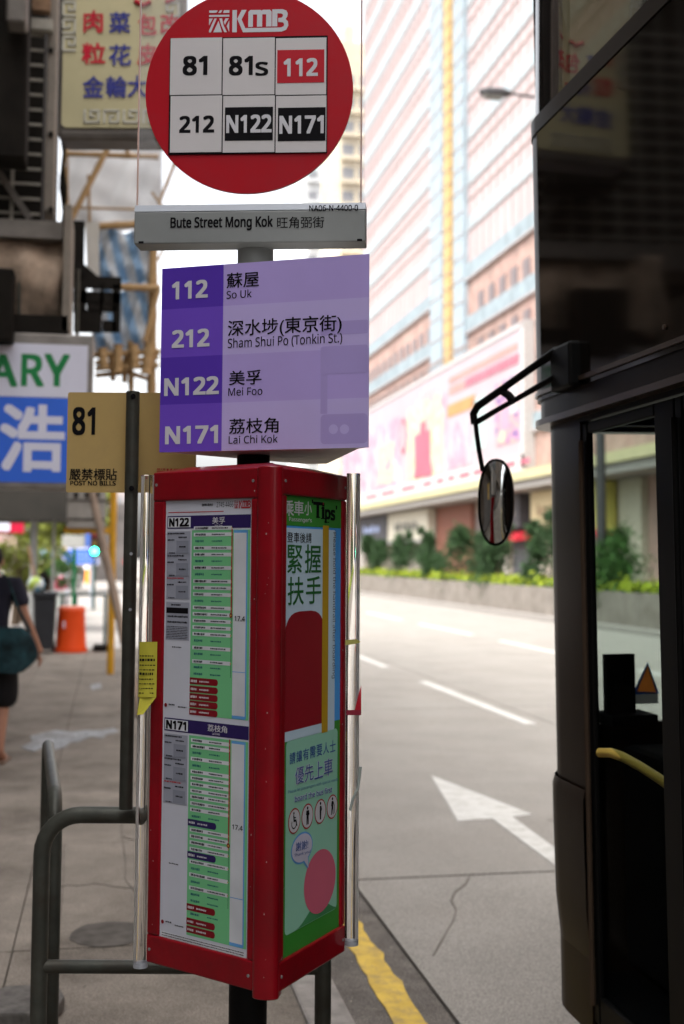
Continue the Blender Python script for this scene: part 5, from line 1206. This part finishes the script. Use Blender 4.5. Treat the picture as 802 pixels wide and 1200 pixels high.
sp = [(432, .95, 0), (445, .8, 0), (471, .95, 1), (500, 1.0, 0), (508, .6, 0), (538, 1.05, 1), (569, .8, 0), (583, 1.05, 1), (625, 1.0, 2), (655, 1.1, 1), (716, .9, 3)]
labs = ['small pointed dark shrub farthest left in the planter beside the red case', 'small ragged shrub next to the leftmost one in the planter', 'rounded upright shrub below the charcoal and cream signs', 'pointed shrub below the cream shop sign', 'low shrub crowding the pointed one below the cream sign', 'broad dark shrub in front of the red-brown shop', 'narrow shrub just left under the bus mirror', 'broad upright shrub just under the bus mirror', 'thin crooked shrub between the bus mirror and the bus body', 'bushy shrub hidden partly by the bus front corner', 'bright green shrub seen through the bus door']
for i, ((px, hh, kd), lab) in enumerate(zip(sp, labs)):
    random.seed(50 + i); y_ = YX(px, 13.0); hgt = hh * 2.1 if kd != 3 else 1.7; rt = thing('planter_shrub', (13.0, y_, ZPL - .08), lab, 'shrub', 'upright shrubs in the far planter')
    wd = {0: .34, 1: .50, 2: .26, 3: .55}[kd] * 1.5
    cl = [(random.uniform(-1, 1) * wd * .5, random.uniform(-1, 1) * wd * .9, random.uniform(.1, .95)) for _ in range(11)]
    def fn():
        c = random.choice(cl); s_ = (1.15 - c[2]) * wd * .55 + .06; d = Vector([random.gauss(0, .6) for _ in range(3)])
        return (13.0 + c[0] + d.x * s_, y_ + c[1] * (1.1 - c[2]) + d.y * s_ * 1.3, ZPL + c[2] * hgt + d.z * s_ * 1.2)
    leafs(3200, fn, .065).build('foliage', M_leafD if kd != 3 else M_leafG, rt)
    MB().tube([(13.0, y_, ZPL - .08), (13.0, y_, ZPL + hgt * .6)], [.03, .015], 6).build('stem', M_trunk, rt)
# street lamp
ylm = YX(705, 13.05); p = onY(580, 108, ylm); M_lamp = mat('lamp_grey', (.06, .058, .06), .5, .2)
lm_ = thing('street_lamp', (13.05, ylm, 0), 'street lamp whose grey head reaches out over the road left of the bus', 'street lamp')
zl = p.z; MB().tube([(13.05, ylm, .5), (13.05, ylm, 6), (13.05, ylm, zl - .6), (12.8, ylm, zl - .25), (12.2, ylm, zl - .12), (p.x + .3, ylm, zl)], [.15, .12, .075, .06, .045, .035], 12).build('lamp_post', M_lamp, lm_, smooth=True)
mb = MB(); mb.tube([(p.x - .45, ylm, zl - .03), (p.x - .42, ylm, zl - .02), (p.x - .2, ylm, zl + .0), (p.x + .2, ylm, zl), (p.x + .42, ylm, zl), (p.x + .5, ylm, zl)], [.02, .08, .14, .14, .08, .04], 14)
for v in mb.v: v.z = zl + (v.z - zl) * (.9 if v.z > zl else 1.0)
mb.build('lamp_head', M_lamp, lm_, smooth=True)
MB().tube([(p.x - .32, ylm, zl - .12), (p.x + .18, ylm, zl - .125)], [.09, .10], 10).build('lamp_lens', mat('lamp_lens', (.16, .155, .14), .3), lm_, smooth=True)
# beige apartment towers far down the road
def flat(Y, x0p, x1p, topy, c, lab, wh=3.0, seed=0, depth=14):
    a, b = onY(x0p, 600, Y), onY(x1p, 600, Y); zt = onY((x0p + x1p) / 2, topy, Y).z
    rt = thing('apartment_tower', ((a.x + b.x) / 2, Y + depth / 2, -.2), lab, 'building')
    mm = mat('tower_beige_%d' % seed, c, .8, var=.08, scale=.3); MB().box(a.x, b.x, Y, Y + depth, -.2, zt).build('wall', mm, rt)
    MB().box(a.x + 1, a.x + (b.x - a.x) * .5, Y + 2, Y + 8, zt, zt + 3).build('roof_tank', mm, rt)
    W = b.x - a.x; n_ = max(2, int(W / 3.2)); src = bal = None
    z_ = 8.
    mw = mat('tower_window', (.22, .22, .23), .3)
    while z_ < zt - 2.5:
        for i in range(n_):
            x_ = a.x + W * (i + .5) / n_
            if src is None: src = MB().box(-.75 , .75, -.05, .12, -.75, .75).build('window', mw, rt, local=True); bal = MB().box(-.95, .95, -.7, .0, -1.35, -.85).build('balcony', mm, rt, local=True); s2, b2 = src, bal
            else: s2 = src.copy(); COL.objects.link(s2); b2 = bal.copy(); COL.objects.link(b2)
            o_ = ORG[rt.name]; s2.location = Vector((x_, Y, z_)) - o_; b2.location = Vector((x_, Y - .01, z_)) - o_
        z_ += wh
flat(150, 396, 436, 50, (.58, .50, .37), 'tall beige apartment tower with balconies seen through the clear plate', seed=1)
flat(190, 352, 400, 185, (.56, .56, .55), 'pale lower apartment tower left of the beige one behind the red disc', seed=2, wh=3.4)
flat(230, 60, 150, 565, (.34, .30, .29), 'distant pale building at the far end of the street above the railing', seed=3, wh=4)
flat(170, -60, 40, 560, (.22, .20, .18), 'distant drab building behind the far trees at the left edge', seed=4, wh=4)
# cross street beyond the pavement
struct(MB().box(-80, KX + .004, 22.7, 320, -.25, -.135).build('cross_street', mat('pale_road', (.27, .25, .23), .7, var=.1, scale=.5)))
rt = thing('closing_building', (-8, -60, 0), 'block of buildings closing the street far behind the viewer', 'building'); MB().box(-14, -3.2, -80, -41, -.2, 12).build('wall', M_wall, rt)
# ================================================================== THE BUS
BX, BY, LEAN = 1.462, 4.09, -.8
bus = thing('double_decker_bus', (BX, BY, ROADZ), 'shade-darkened gold double-decker bus stopped at the kerb with black door frames and front mirror arm', 'bus', rot=(0, R(LEAN), 0))
M_bshd = mat('bus_gold_paint_shaded', (.017, .0105, .0065), .33, .0, var=.15, scale=3, spec=.06, dirt=(.03, .022, .016), dscale=6, damt=.3)  # champagne-gold bodywork made near black: its shade is put into the colour
M_bzt = mat('bus_bronze_trim', (.07, .048, .034), .3, .5, var=.1)
M_bk = mat('bus_black_trim', (.003, .003, .003), .5, spec=.10); M_pan2 = mat('bus_black_glass', (.006, .004, .003), .06, spec=.45, var=.02)
M_int = mat('bus_interior', (.003, .003, .004), .9, spec=.08)
M_win = glassmat('bus_glass', (.60, .66, .64), .02, .0); M_tint = glassmat('bus_tinted_glass', (.22, .21, .19), .32, .0)
def path(off=0.0, r=.24, L=-9.0, Wd=2.5, rake=0.0):
    P = [Vector((-off, L)), Vector((-off, -3.0)), Vector((-off, -.46))]
    for k in range(0, 9): t_ = R(90 * k / 8); P.append(Vector((r - (r + off) * math.cos(t_), -r + (r + off) * math.sin(t_))))
    P.append(Vector((Wd - r, off)))
    for k in range(1, 9): t_ = R(90 * k / 8); P.append(Vector((Wd - r + (r + off) * math.sin(t_), -r + (r + off) * math.cos(t_))))
    P.append(Vector((Wd + off, L))); return P
def wallseg(mb, P, z0, z1, th=.035):
    n_ = len(P); N2 = []
    for i in range(n_):
        d = (P[min(i + 1, n_ - 1)] - P[max(i - 1, 0)]).normalized(); N2.append(Vector((d.y, -d.x)))
    V = []
    for i in range(n_):
        o = P[i]; i_ = P[i] + N2[i] * th
        for z in (z0, z1): V.append((o.x, o.y, z))
        for z in (z0, z1): V.append((i_.x, i_.y, z))
    F = []
    for i in range(n_ - 1):
        a = i * 4; b = a + 4; F += [(a, a + 1, b + 1, b), (a + 2, b + 2, b + 3, a + 3), (a + 1, a + 3, b + 3, b + 1), (a, b, b + 2, a + 2)]
    F += [(0, 2, 3, 1), ((n_ - 1) * 4, (n_ - 1) * 4 + 1, (n_ - 1) * 4 + 3, (n_ - 1) * 4 + 2)]
    mb.add(V, F)
def sub(P, a, b): return P[a:b]
PB = path()
lo = dict(parent=bus, local=True)
# lower deck: skirt, corner pillar, header; front below the windscreen
mb = MB(); wallseg(mb, [Vector((0, -9)), Vector((0, -1.69))], .28, 2.2); wallseg(mb, PB[2:8], .30, 2.2); mb.build('lower_body', M_bshd, smooth=True, **lo)
mb = MB(); wallseg(mb, PB[7:13] + PB[13:21], .30, 1.17); wallseg(mb, PB[7:21], 2.26, 2.30); mb.build('front_panel', M_bshd, smooth=True, **lo)
mb = MB(); wallseg(mb, [Vector((2.5, -.3)), Vector((2.5, -9))], .3, 2.2); mb.build('offside_body', M_bshd, **lo)
# corner bumper, bulging outwards, tapering at the foot
mb = MB(); PK = path(.030)[2:21]; rings = [(.20, -.13), (.27, -.085), (.38, -.03), (.52, .0), (.65, .012), (.9, .016), (1.0, .016), (1.03, .008)]
V = []; n_ = len(PK)
for z_, off in rings:
    for p in path(off)[2:21]: V.append((p.x, p.y, z_))
mb.add(V, [(j * n_ + i, (j + 1) * n_ + i, (j + 1) * n_ + i + 1, j * n_ + i + 1) for j in range(len(rings) - 1) for i in range(n_ - 1)]); mb.build('bumper', M_bshd, smooth=True, **lo)
# windscreen
mb = MB(); P = PB[7:16]; V = [(p.x, p.y - .012, 1.17) for p in P] + [(p.x, p.y - .012, 2.26) for p in P]; n_ = len(P); mb.add(V, [(i, i + n_, i + 1 + n_, i + 1) for i in range(n_ - 1)]); mb.build('windscreen', M_win, smooth=True, **lo)
# door: two leaves
MB().box(.0, .04, -1.69, -.46, 2.16, 2.2).build('door_header', M_bk, **lo)
MB().box(.004, .05, -1.69, -.46, .28, .22).build('door_sill', M_bk, **lo)
for k, (a, b) in enumerate(((-1.10, -.46), (-1.68, -1.104))):
    d = MB().box(.004, .026, b - .045, b - .002, .345, 2.155).build('door_leaf', M_bk, bevel=.006, **lo)
    for q in ((a, a + .12, .345, 2.155), (a + .121, b - .046, 2.12, 2.155), (a + .121, b - .046, .345, .43)):
        MB().box(.005, .025, q[0], q[1], q[2], q[3]).build('door_frame', M_bk, bus, local=True, bevel=.005)
    mb = MB(); mb.add([(.018, a + .09, .42), (.018, b - .04, .42), (.018, b - .04, 2.13), (.018, a + .09, 2.13)], [(0, 1, 2, 3)]); mb.build('door_glass', M_win, **lo)
    MB().tube([(-.006, b - .02, .4), (-.006, b - .02, 2.1)], .009, 8).build('door_seal', M_bzt if k == 0 else M_bk, smooth=True, **lo)
# side windows behind the door
MB().box(-.004, .0, -9, -2.0, 1.15, 2.05).build('side_glass', M_pan2, **lo)
# interior
MB().box(.05, 2.45, -9, -.1, .30, .36).build('bus_floor', M_int, **lo)
MB().box(.05, 2.45, -9, -.15, 2.245, 2.255).build('lower_ceiling', M_int, **lo)
MB().box(2.42, 2.46, -9, -.4, .36, 2.16).build('inner_wall', M_int, **lo)
MB().box(.05, 2.45, -9, -8.9, .36, 2.16).build('rear_wall', M_int, **lo)
MB().box(.28, 2.3, -.42, -.05, .36, 1.10).build('dashboard', M_int, bevel=.03, **lo)
MB().box(.62, .66, -2.6, -.43, .36, 2.15).build('cab_partition', M_int, **lo)
MB().box(.42, .60, -.30, -.06, 1.12, 2.16).build('dark_pillar', M_int, **lo) if False else None
Binv = (Matrix.Translation((BX, BY, ROADZ)) @ Matrix.Rotation(R(LEAN), 4, 'Y')).inverted()
def bl_(p): return Binv @ p
def onby(px, py, ly):   # point on the plane y = ly of the bus
    return bl_(onY(px, py, BY + ly))
# ticket screen on the dash, warning sticker, yellow handrail
a = onby(709, 832, -.18); b = onby(741, 766, -.18)
o = MB().box(a.x, b.x, -.20, -.17, a.z - .01, b.z).build('dash_screen', M_int, **lo)
o = MB().box(a.x - .01, b.x + .05, -.26, -.10, a.z - .045, a.z - .011).build('screen_base', M_int, **lo)
sgt = onby(756, 784, -.06); fs = Frame((0, -.05, 0), (1, 0, 0), (0, 0, 1))
P = [(lambda q: (q.x, q.z))(onby(x_, y_, -.05)) for x_, y_ in ((744, 812), (771, 812), (759, 778))]
st = MB(); st.tube([fs.p(*P[0]), fs.p(*P[1]), fs.p(*P[2]), fs.p(*P[0])], .0055, 6); st = st.build('warning_sticker', mat('sticker_blue', (.08, .25, .60), .5), **lo)
cx_ = sum(p[0] for p in P) / 3; cz_ = sum(p[1] for p in P) / 3
mb = MB(); mb.poly(fs, [(cx_ + (p[0] - cx_) * .93, cz_ + (p[1] - cz_) * .93) for p in P], .0); mb.build('orange_triangle', mat('sticker_orange', (.65, .20, .04), .5), st, local=True); see_light(MATS['sticker_blue']); see_light(MATS['sticker_orange'])
a = onby(744, 825, -.05); b = onby(771, 813, -.05); MB().box(a.x, b.x, -.052, -.048, a.z, b.z).build('sticker_plate', mat('sticker_white', (.6, .6, .6), .5), **lo); see_light(MATS['sticker_white'])
P = [onby(x_, y_, ly_) for x_, y_, ly_ in ((703, 882, -.55), (716, 882, -.60), (730, 887, -.66), (750, 898, -.75), (772, 912, -.85), (800, 932, -.95))]
MB().tube(P, .014, 12).build('yellow_handrail', mat('handrail_yellow', (.42, .30, .06), .4), smooth=True, **lo)
# steering wheel, seat and fare box in the cab
mb = MB(); cw = Vector((1.25, -.62, 1.22)); 
mb.tube([cw + Vector((.23 * math.cos(R(20 * i)), -.10 * math.sin(R(20 * i)) * 1.2, .20 * math.sin(R(20 * i)))) for i in range(19)], .016, 8, False); mb.tube([cw, cw + Vector((0, .2, -.25))], .03, 8); mb.build('steering_wheel', M_bk, smooth=True, **lo)
MB().box(1.0, 1.5, -1.5, -1.05, .75, .88).build('seat_cushion', M_int, bevel=.03, **lo); MB().box(1.0, 1.5, -1.62, -1.5, .8, 1.55).build('seat_back', M_int, bevel=.04, **lo)
# upper deck
UO = .036
PU = path(UO, .22); PU2 = [p.copy() for p in PU]
mb = MB(); wallseg(mb, PU[3:12], 2.26, 3.16); mb.build('upper_corner_panel', M_bshd, smooth=True, **lo)
mb = MB(); wallseg(mb, PU[0:4], 2.26, 3.16); wallseg(mb, PU[11:22], 2.26, 3.0); mb.build('upper_side_panel', M_pan2, smooth=True, **lo)
mb = MB(); wallseg(mb, path(UO + .004, .22)[0:12], 3.16, 3.215, .06); mb.build('window_rail', M_bshd, smooth=True, **lo)
mb = MB(); wallseg(mb, [p_ * 1.0 for p_ in path(UO - .012, .22)[5:9]], 3.21, 4.16, .03); mb.build('upper_corner_pillar', M_bk, smooth=True, **lo)
mb = MB(); wallseg(mb, PU[9:22], 4.15, 4.3); wallseg(mb, PU[0:8], 4.15, 4.3); mb.build('roof_cove', M_bshd, smooth=True, **lo)
PO = PU; V = []
mb = MB(); P = PU[0:11]; n_ = len(P); mb.add([(p.x + .01, p.y, 3.21) for p in P] + [(p.x + .03, p.y, 4.16) for p in P], [(i, i + n_, i + 1 + n_, i + 1) for i in range(n_ - 1)]); mb.build('upper_side_glass', M_tint, smooth=True, **lo)
mb = MB(); P = PU[10:22]; n_ = len(P); mb.add([(p.x, p.y, 3.0) for p in P] + [(p.x, p.y - .05, 4.16) for p in P], [(i, i + n_, i + 1 + n_, i + 1) for i in range(n_ - 1)]); mb.build('upper_front_glass', M_tint, smooth=True, **lo)
MB().box(.02, 2.48, -9, -.1, 4.28, 4.22).build('roof', M_bshd, bevel=.02, **lo)
MB().box(.02, 2.48, -9, -.1, 2.29, 2.22).build('upper_floor', M_int, **lo)
MB().box(2.44, 2.5, -9, -.3, 2.34, 4.28).build('upper_offside_wall', M_int, **lo)
MB().box(.02, 2.48, -9, -8.9, 2.34, 4.28).build('upper_rear_wall', M_int, **lo)
# panel seams and rubber on the glossy side panel
for y_ in (-1.9, -3.4): MB().box(-UO - .006, -UO - .001, y_ - .004, y_ + .004, 2.30, 3.15).build('panel_seam', M_bk, **lo)
for y_ in (-.35, -1.15): MB().tube([(-UO - .001, y_, 2.33), (-UO - .006, y_, 2.33)], .007, 8).build('rivet', M_bzt, **lo)
# mouldings between the decks
for z_, off, h in ((2.175, .044, .020), (2.275, .044, .014)):
    mb = MB(); wallseg(mb, path(off, .22)[0:21], z_, z_ + h, .07); mb.build('moulding', M_bzt, smooth=True, **lo)
mb = MB(); wallseg(mb, path(.03)[0:21], 2.2, 2.272, .05); mb.build('moulding_panel', M_bshd, smooth=True, **lo)
# pale edge strip on the front corner
P = PB[9]; 
mb = MB(); q_ = [(path(UO + .003, .22)[8].x, path(UO + .003, .22)[8].y)]; mb.tube([(q_[0][0], q_[0][1], 2.3), (q_[0][0], q_[0][1], 4.15)], .008, 8); mb.build('corner_seal', M_bk, smooth=True, **lo)
for y_ in (-2.6, -7.2):
    MB().tube([(.06, y_, .5), (.34, y_, .5)], .5, 32).build('tyre', M_black, smooth=True, **lo); MB().tube([(.045, y_, .5), (.06, y_, .5)], [.22, .28], 24).build('wheel_hub', M_galv, smooth=True, **lo)
# mirror arm and mirror
def mm__(x, y_, d): return bl_(dep(x, y_, d))
arm = [mm__(668, 412, 3.80), mm__(652, 412, 3.86), mm__(628, 428, 3.92), mm__(590, 455, 4.02), mm__(560, 476, 4.12), mm__(555, 485, 4.14), mm__(556, 497, 4.14)]
MB().tube(arm, [.022, .016, .012, .012, .013, .013, .012], 10).build('mirror_arm', M_bk, smooth=True, **lo)
MB().tube([mm__(668, 438, 3.80), mm__(650, 442, 3.86), mm__(610, 465, 3.98), mm__(580, 482, 4.07), mm__(560, 494, 4.13)], [.016, .011, .009, .009, .010], 10).build('mirror_strut', M_bk, smooth=True, **lo)
MB().tube([mm__(588, 458, 4.03), mm__(596, 463, 4.01), mm__(603, 471, 4.0)], .014, 8).build('arm_web', M_bk, smooth=True, **lo)
MB().tube([mm__(557, 490, 4.14), mm__(559, 510, 4.14), mm__(562, 530, 4.14), mm__(566, 552, 4.14)], .0085, 8).build('mirror_drop', M_bk, smooth=True, **lo)
a = mm__(650, 455, 3.84); b = mm__(676, 405, 3.76); MB().box(min(a.x, b.x) - .0, max(a.x, b.x) + .03, min(a.y, b.y) - .04, max(a.y, b.y) + .04, a.z - .01, b.z + .01).build('arm_bracket', M_bk, bevel=.01, **lo)
ctr = mm__(581, 588.5, 4.14); tc_ = bl_(cam.location); d = (tc_ - ctr).normalized(); d = (d + Vector((-.12, 0, -.02))).normalized()
ux = Vector((0, 0, 1)).cross(d).normalized(); uz = d.cross(ux).normalized()
def stad(cw, ch, off, bul=0.0, K=36):
    V = []
    for i in range(K):
        t_ = 2 * math.pi * i / K; c_, s_ = math.cos(t_), math.sin(t_); rx = abs(c_) ** .85 * (1 if c_ > 0 else -1); rz = s_
        zz_ = ch * (abs(rz) ** .9) * (1 if rz > 0 else -1); xx = cw * rx
        V.append(ctr + ux * (xx + .004 * zz_ / ch) + uz * zz_ + d * off)
    return V
HW, HH = .060, .146
mb = MB(); A_ = stad(HW, HH, .0); B_ = stad(HW, HH, -.035); C_ = stad(HW * .6, HH * .75, -.055); K = 36
mb.add(A_ + B_ + C_, [(i, i + K, (i + 1) % K + K, (i + 1) % K) for i in range(K)] + [(i + K, i + 2 * K, (i + 1) % K + 2 * K, (i + 1) % K + K) for i in range(K)] + [tuple(range(2 * K, 3 * K))[::-1]])
mb.build('mirror_housing', M_bk, smooth=True, **lo)
mb = MB(); A1 = stad(HW, HH, .001); A2 = stad(HW * .87, HH * .945, .004)
mb.add(A1 + A2, [(i, (i + 1) % K, (i + 1) % K + K, i + K) for i in range(K)]); mb.build('mirror_rim', M_bk, smooth=True, **lo)
mb = MB(); rg = [(1, .0022), (.8, .0085), (.6, .0135), (.4, .017), (.2, .0192)]; V = []
for s_, o_ in rg: V += stad(HW * .87 * s_, HH * .945 * s_, o_)
V.append(ctr + d * .020)
mb.add(V, [(j * K + i, j * K + (i + 1) % K, (j + 1) * K + (i + 1) % K, (j + 1) * K + i) for j in range(4) for i in range(K)] + [(4 * K + i, 4 * K + (i + 1) % K, 5 * K) for i in range(K)])
mb.build('mirror_glass', mat('mirror_silver', (.62, .64, .63), .03, 1.0, var=.01), smooth=True, **lo)
# ================================================================== THE WALKING MAN
def skin_body(name, verts, edges, radii, m, parent, root_i=0, sub=2):
    me = bpy.data.meshes.new(name); me.from_pydata([Vector(v) for v in verts], edges, []); me.update()
    ob = bpy.data.objects.new(name, me); COL.objects.link(ob); ob.parent = parent
    sk = ob.modifiers.new('skin', 'SKIN')
    for i, r_ in enumerate(radii):
        me.skin_vertices[0].data[i].radius = r_ if isinstance(r_, tuple) else (r_, r_); me.skin_vertices[0].data[i].use_root = (i == root_i)
    s = ob.modifiers.new('sub', 'SUBSURF'); s.levels = sub; s.render_levels = sub
    me.materials.append(m)
    # bake modifiers so the mesh is real geometry
    dg = bpy.context.evaluated_depsgraph_get(); bpy.context.view_layer.update()
    ev = ob.evaluated_get(bpy.context.evaluated_depsgraph_get()); nm = bpy.data.meshes.new_from_object(ev)
    ob.modifiers.clear(); ob.data = nm
    for p in nm.polygons: p.use_smooth = True
    if not nm.materials: nm.materials.append(m)
    return ob
fp_ = onZ(3, 893); man = thing('person', (fp_.x - .12, fp_.y, 0), 'man in dark navy T-shirt and black shorts walking away with a dark teal shoulder bag', 'person', rot=(0, 0, R(-6)))
M_skin = mat('skin', (.34, .17, .11), .5, var=.08, scale=12); M_shirt = mat('navy_shirt', (.020, .020, .032), .85, var=.2, scale=12, bump=.3); M_short = mat('black_shorts', (.012, .011, .012), .9, var=.2, bump=.3)
M_hair = mat('black_hair', (.010, .009, .009), .6); M_bag = mat('teal_bag', (.012, .040, .048), .7, var=.8, scale=7, bump=1.0, bscale=14, dirt=(.005, .008, .010), dscale=5, damt=.9); M_sandal = mat('sandal', (.16, .10, .07), .7)
# continuous body: man faces +Y (away); x right
V = [(0, 0, .90), (0, 0, 1.06), (0, .01, 1.24), (0, .01, 1.38), (0, .01, 1.46), (0, .03, 1.53), (0, .04, 1.60),       # 0-6 pelvis..head
     (.10, 0, .86), (.11, .02, .48), (.11, -.10, .11), (.11, -.02, .045), (.115, .10, .03),                       # right leg 7-11
     (-.10, 0, .86), (-.12, .16, .50), (-.13, .18, .12), (-.13, .22, .045), (-.13, .34, .03),                       # left leg 12-16
     (.19, .0, 1.385), (.275, -.03, 1.14), (.37, .03, .90), (.385, .045, .84),                                      # right arm 17-20
     (-.19, .0, 1.385), (-.25, -.03, 1.12), (-.26, .08, .88), (-.26, .09, .82)]                                      # left arm 21-24
E_ = [(0, 1), (1, 2), (2, 3), (3, 4), (4, 5), (5, 6), (0, 7), (7, 8), (8, 9), (9, 10), (10, 11), (0, 12), (12, 13), (13, 14), (14, 15), (15, 16), (3, 17), (17, 18), (18, 19), (19, 20), (3, 21), (21, 22), (22, 23), (23, 24)]
rad = [(.14, .11), (.13, .10), (.15, .11), (.13, .09), (.055, .055), (.075, .085), (.078, .095), .088, .060, .040, .042, .034, .088, .060, .040, .042, .034, .055, .040, .029, .034, .055, .040, .029, .034]
skin_body('body', V, E_, rad, M_skin, man)
def fingers(c, sgn):
    mb = MB(); 
    for i in range(4): x_ = -.024 + .016 * i; mb.tube([(c[0] + sgn * .004, c[1] + x_, c[2] - .02), (c[0] + sgn * .006, c[1] + x_, c[2] - .055 - .006 * (i in (1, 2))), (c[0] - sgn * .006, c[1] + x_ , c[2] - .085 - .008 * (i in (1, 2)))], [.0095, .009, .007], 8)
    mb.tube([(c[0] - sgn * .008, c[1] + .03, c[2]), (c[0] - sgn * .018, c[1] + .045, c[2] - .03), (c[0] - sgn * .022, c[1] + .04, c[2] - .052)], [.011, .0095, .008], 8); return mb
for c, s_ in (((.385, .045, .835), 1), ((-.26, .09, .815), -1)): fingers(c, s_).build('fingers', M_skin, man, smooth=True, local=True)
# shirt with short sleeves, shorts
skin_body('shirt', [(0, 0, .93), (0, 0, 1.08), (0, .01, 1.24), (0, .01, 1.37), (0, .01, 1.455), (.195, 0, 1.385), (.262, -.022, 1.20), (-.195, 0, 1.385), (-.255, -.022, 1.20)], [(0, 1), (1, 2), (2, 3), (3, 4), (3, 5), (5, 6), (3, 7), (7, 8)], [(.165, .13), (.155, .125), (.175, .13), (.155, .112), (.075, .07), .078, .068, .078, .068], M_shirt, man)
skin_body('shorts', [(0, 0, 1.0), (0, 0, .92), (.115, 0, .80), (.125, .01, .40), (-.115, 0, .80), (-.125, .12, .42)], [(0, 1), (1, 2), (2, 3), (1, 4), (4, 5)], [(.15, .12), (.18, .145), .128, .118, .128, .118], M_short, man)
# head features
hd_ = MB()
def ell(mb, c, r_, k=14, lo_=-1.0):
    V = []; F = []
    for j in range(k + 1):
        th = math.pi * j / k
        for i in range(k): ph = 2 * math.pi * i / k; V.append((c[0] + r_[0] * math.sin(th) * math.cos(ph), c[1] + r_[1] * math.sin(th) * math.sin(ph), max(c[2] - r_[2] * math.cos(th), c[2] + lo_ * r_[2])))
    for j in range(k):
        for i in range(k): F.append((j * k + i, j * k + (i + 1) % k, (j + 1) * k + (i + 1) % k, (j + 1) * k + i))
    mb.add(V, F)
ell(hd_, (0, .01, 1.605), (.088, .10, .10), 14, -.55); hd_.build('hair', M_hair, man, smooth=True, local=True)
er = MB(); ell(er, (.082, .03, 1.565), (.012, .022, .032), 8); ell(er, (-.082, .03, 1.565), (.012, .022, .032), 8); ell(er, (0, .145, 1.56), (.014, .02, .02), 8); er.build('ears_and_nose', M_skin, man, smooth=True, local=True)
ey = MB(); 
for s_ in (-1, 1): ell(ey, (.032 * s_, .127, 1.585), (.012, .006, .007), 8)
ey.build('eyes', M_pwhite, man, smooth=True, local=True); mo = MB(); ell(mo, (0, .128, 1.525), (.022, .006, .006), 8); mo.build('mouth', mat('lip', (.25, .08, .07)), man, smooth=True, local=True)
sn = MB(); 
for x_, y_ in ((.11, -.0), (-.13, .26)): sn.box(x_ - .05, x_ + .05, y_ - .12, y_ + .17, .0, .022)
sn.build('flip_flops', M_sandal, man, local=True, bevel=.008)
# shoulder bag, its own thing
bgp = Vector((fp_.x + .04, fp_.y - .17, .72)); bag = thing('shoulder_bag', bgp, 'dark teal slouching shoulder bag hanging at the hip of the walking man', 'bag')
random.seed(9); mb = MB(); V = []; K = 18; Jn = 12
for j in range(Jn + 1):
    t_ = j / Jn; zz_ = .02 + .32 * t_
    for i in range(K):
        ph = 2 * math.pi * i / K; w_ = (.22 * math.sin(math.pi * min(.93, .14 + t_ * .78)) ** .6); V.append(bgp + Vector((w_ * math.cos(ph) * (1 + .05 * math.sin(5 * ph + 7 * t_)), .085 * math.sin(ph) * (1 - .3 * t_) + .012 * math.sin(9 * ph + 11 * t_), zz_ + .03 * math.cos(ph) * (1 - t_) - .05 * (1 - t_) * math.cos(ph + .6))))
mb.add(V, [(j * K + i, j * K + (i + 1) % K, (j + 1) * K + (i + 1) % K, (j + 1) * K + i) for j in range(Jn) for i in range(K)] + [tuple(range(K))[::-1], tuple(range(Jn * K, Jn * K + K))]); mb.build('bag_body', M_bag, bag, smooth=True)
b_ = bgp; MB().tube([b_ + Vector((.16, 0, .30)), b_ + Vector((.05, .0, .52)), b_ + Vector((-.02, .03, .72)), b_ + Vector((-.12, .1, .78)), b_ + Vector((-.16, .24, .6))], .010, 8).build('bag_strap', M_bag, bag, smooth=True)
# straighten far podium windows into tower coordinates
if src: pass
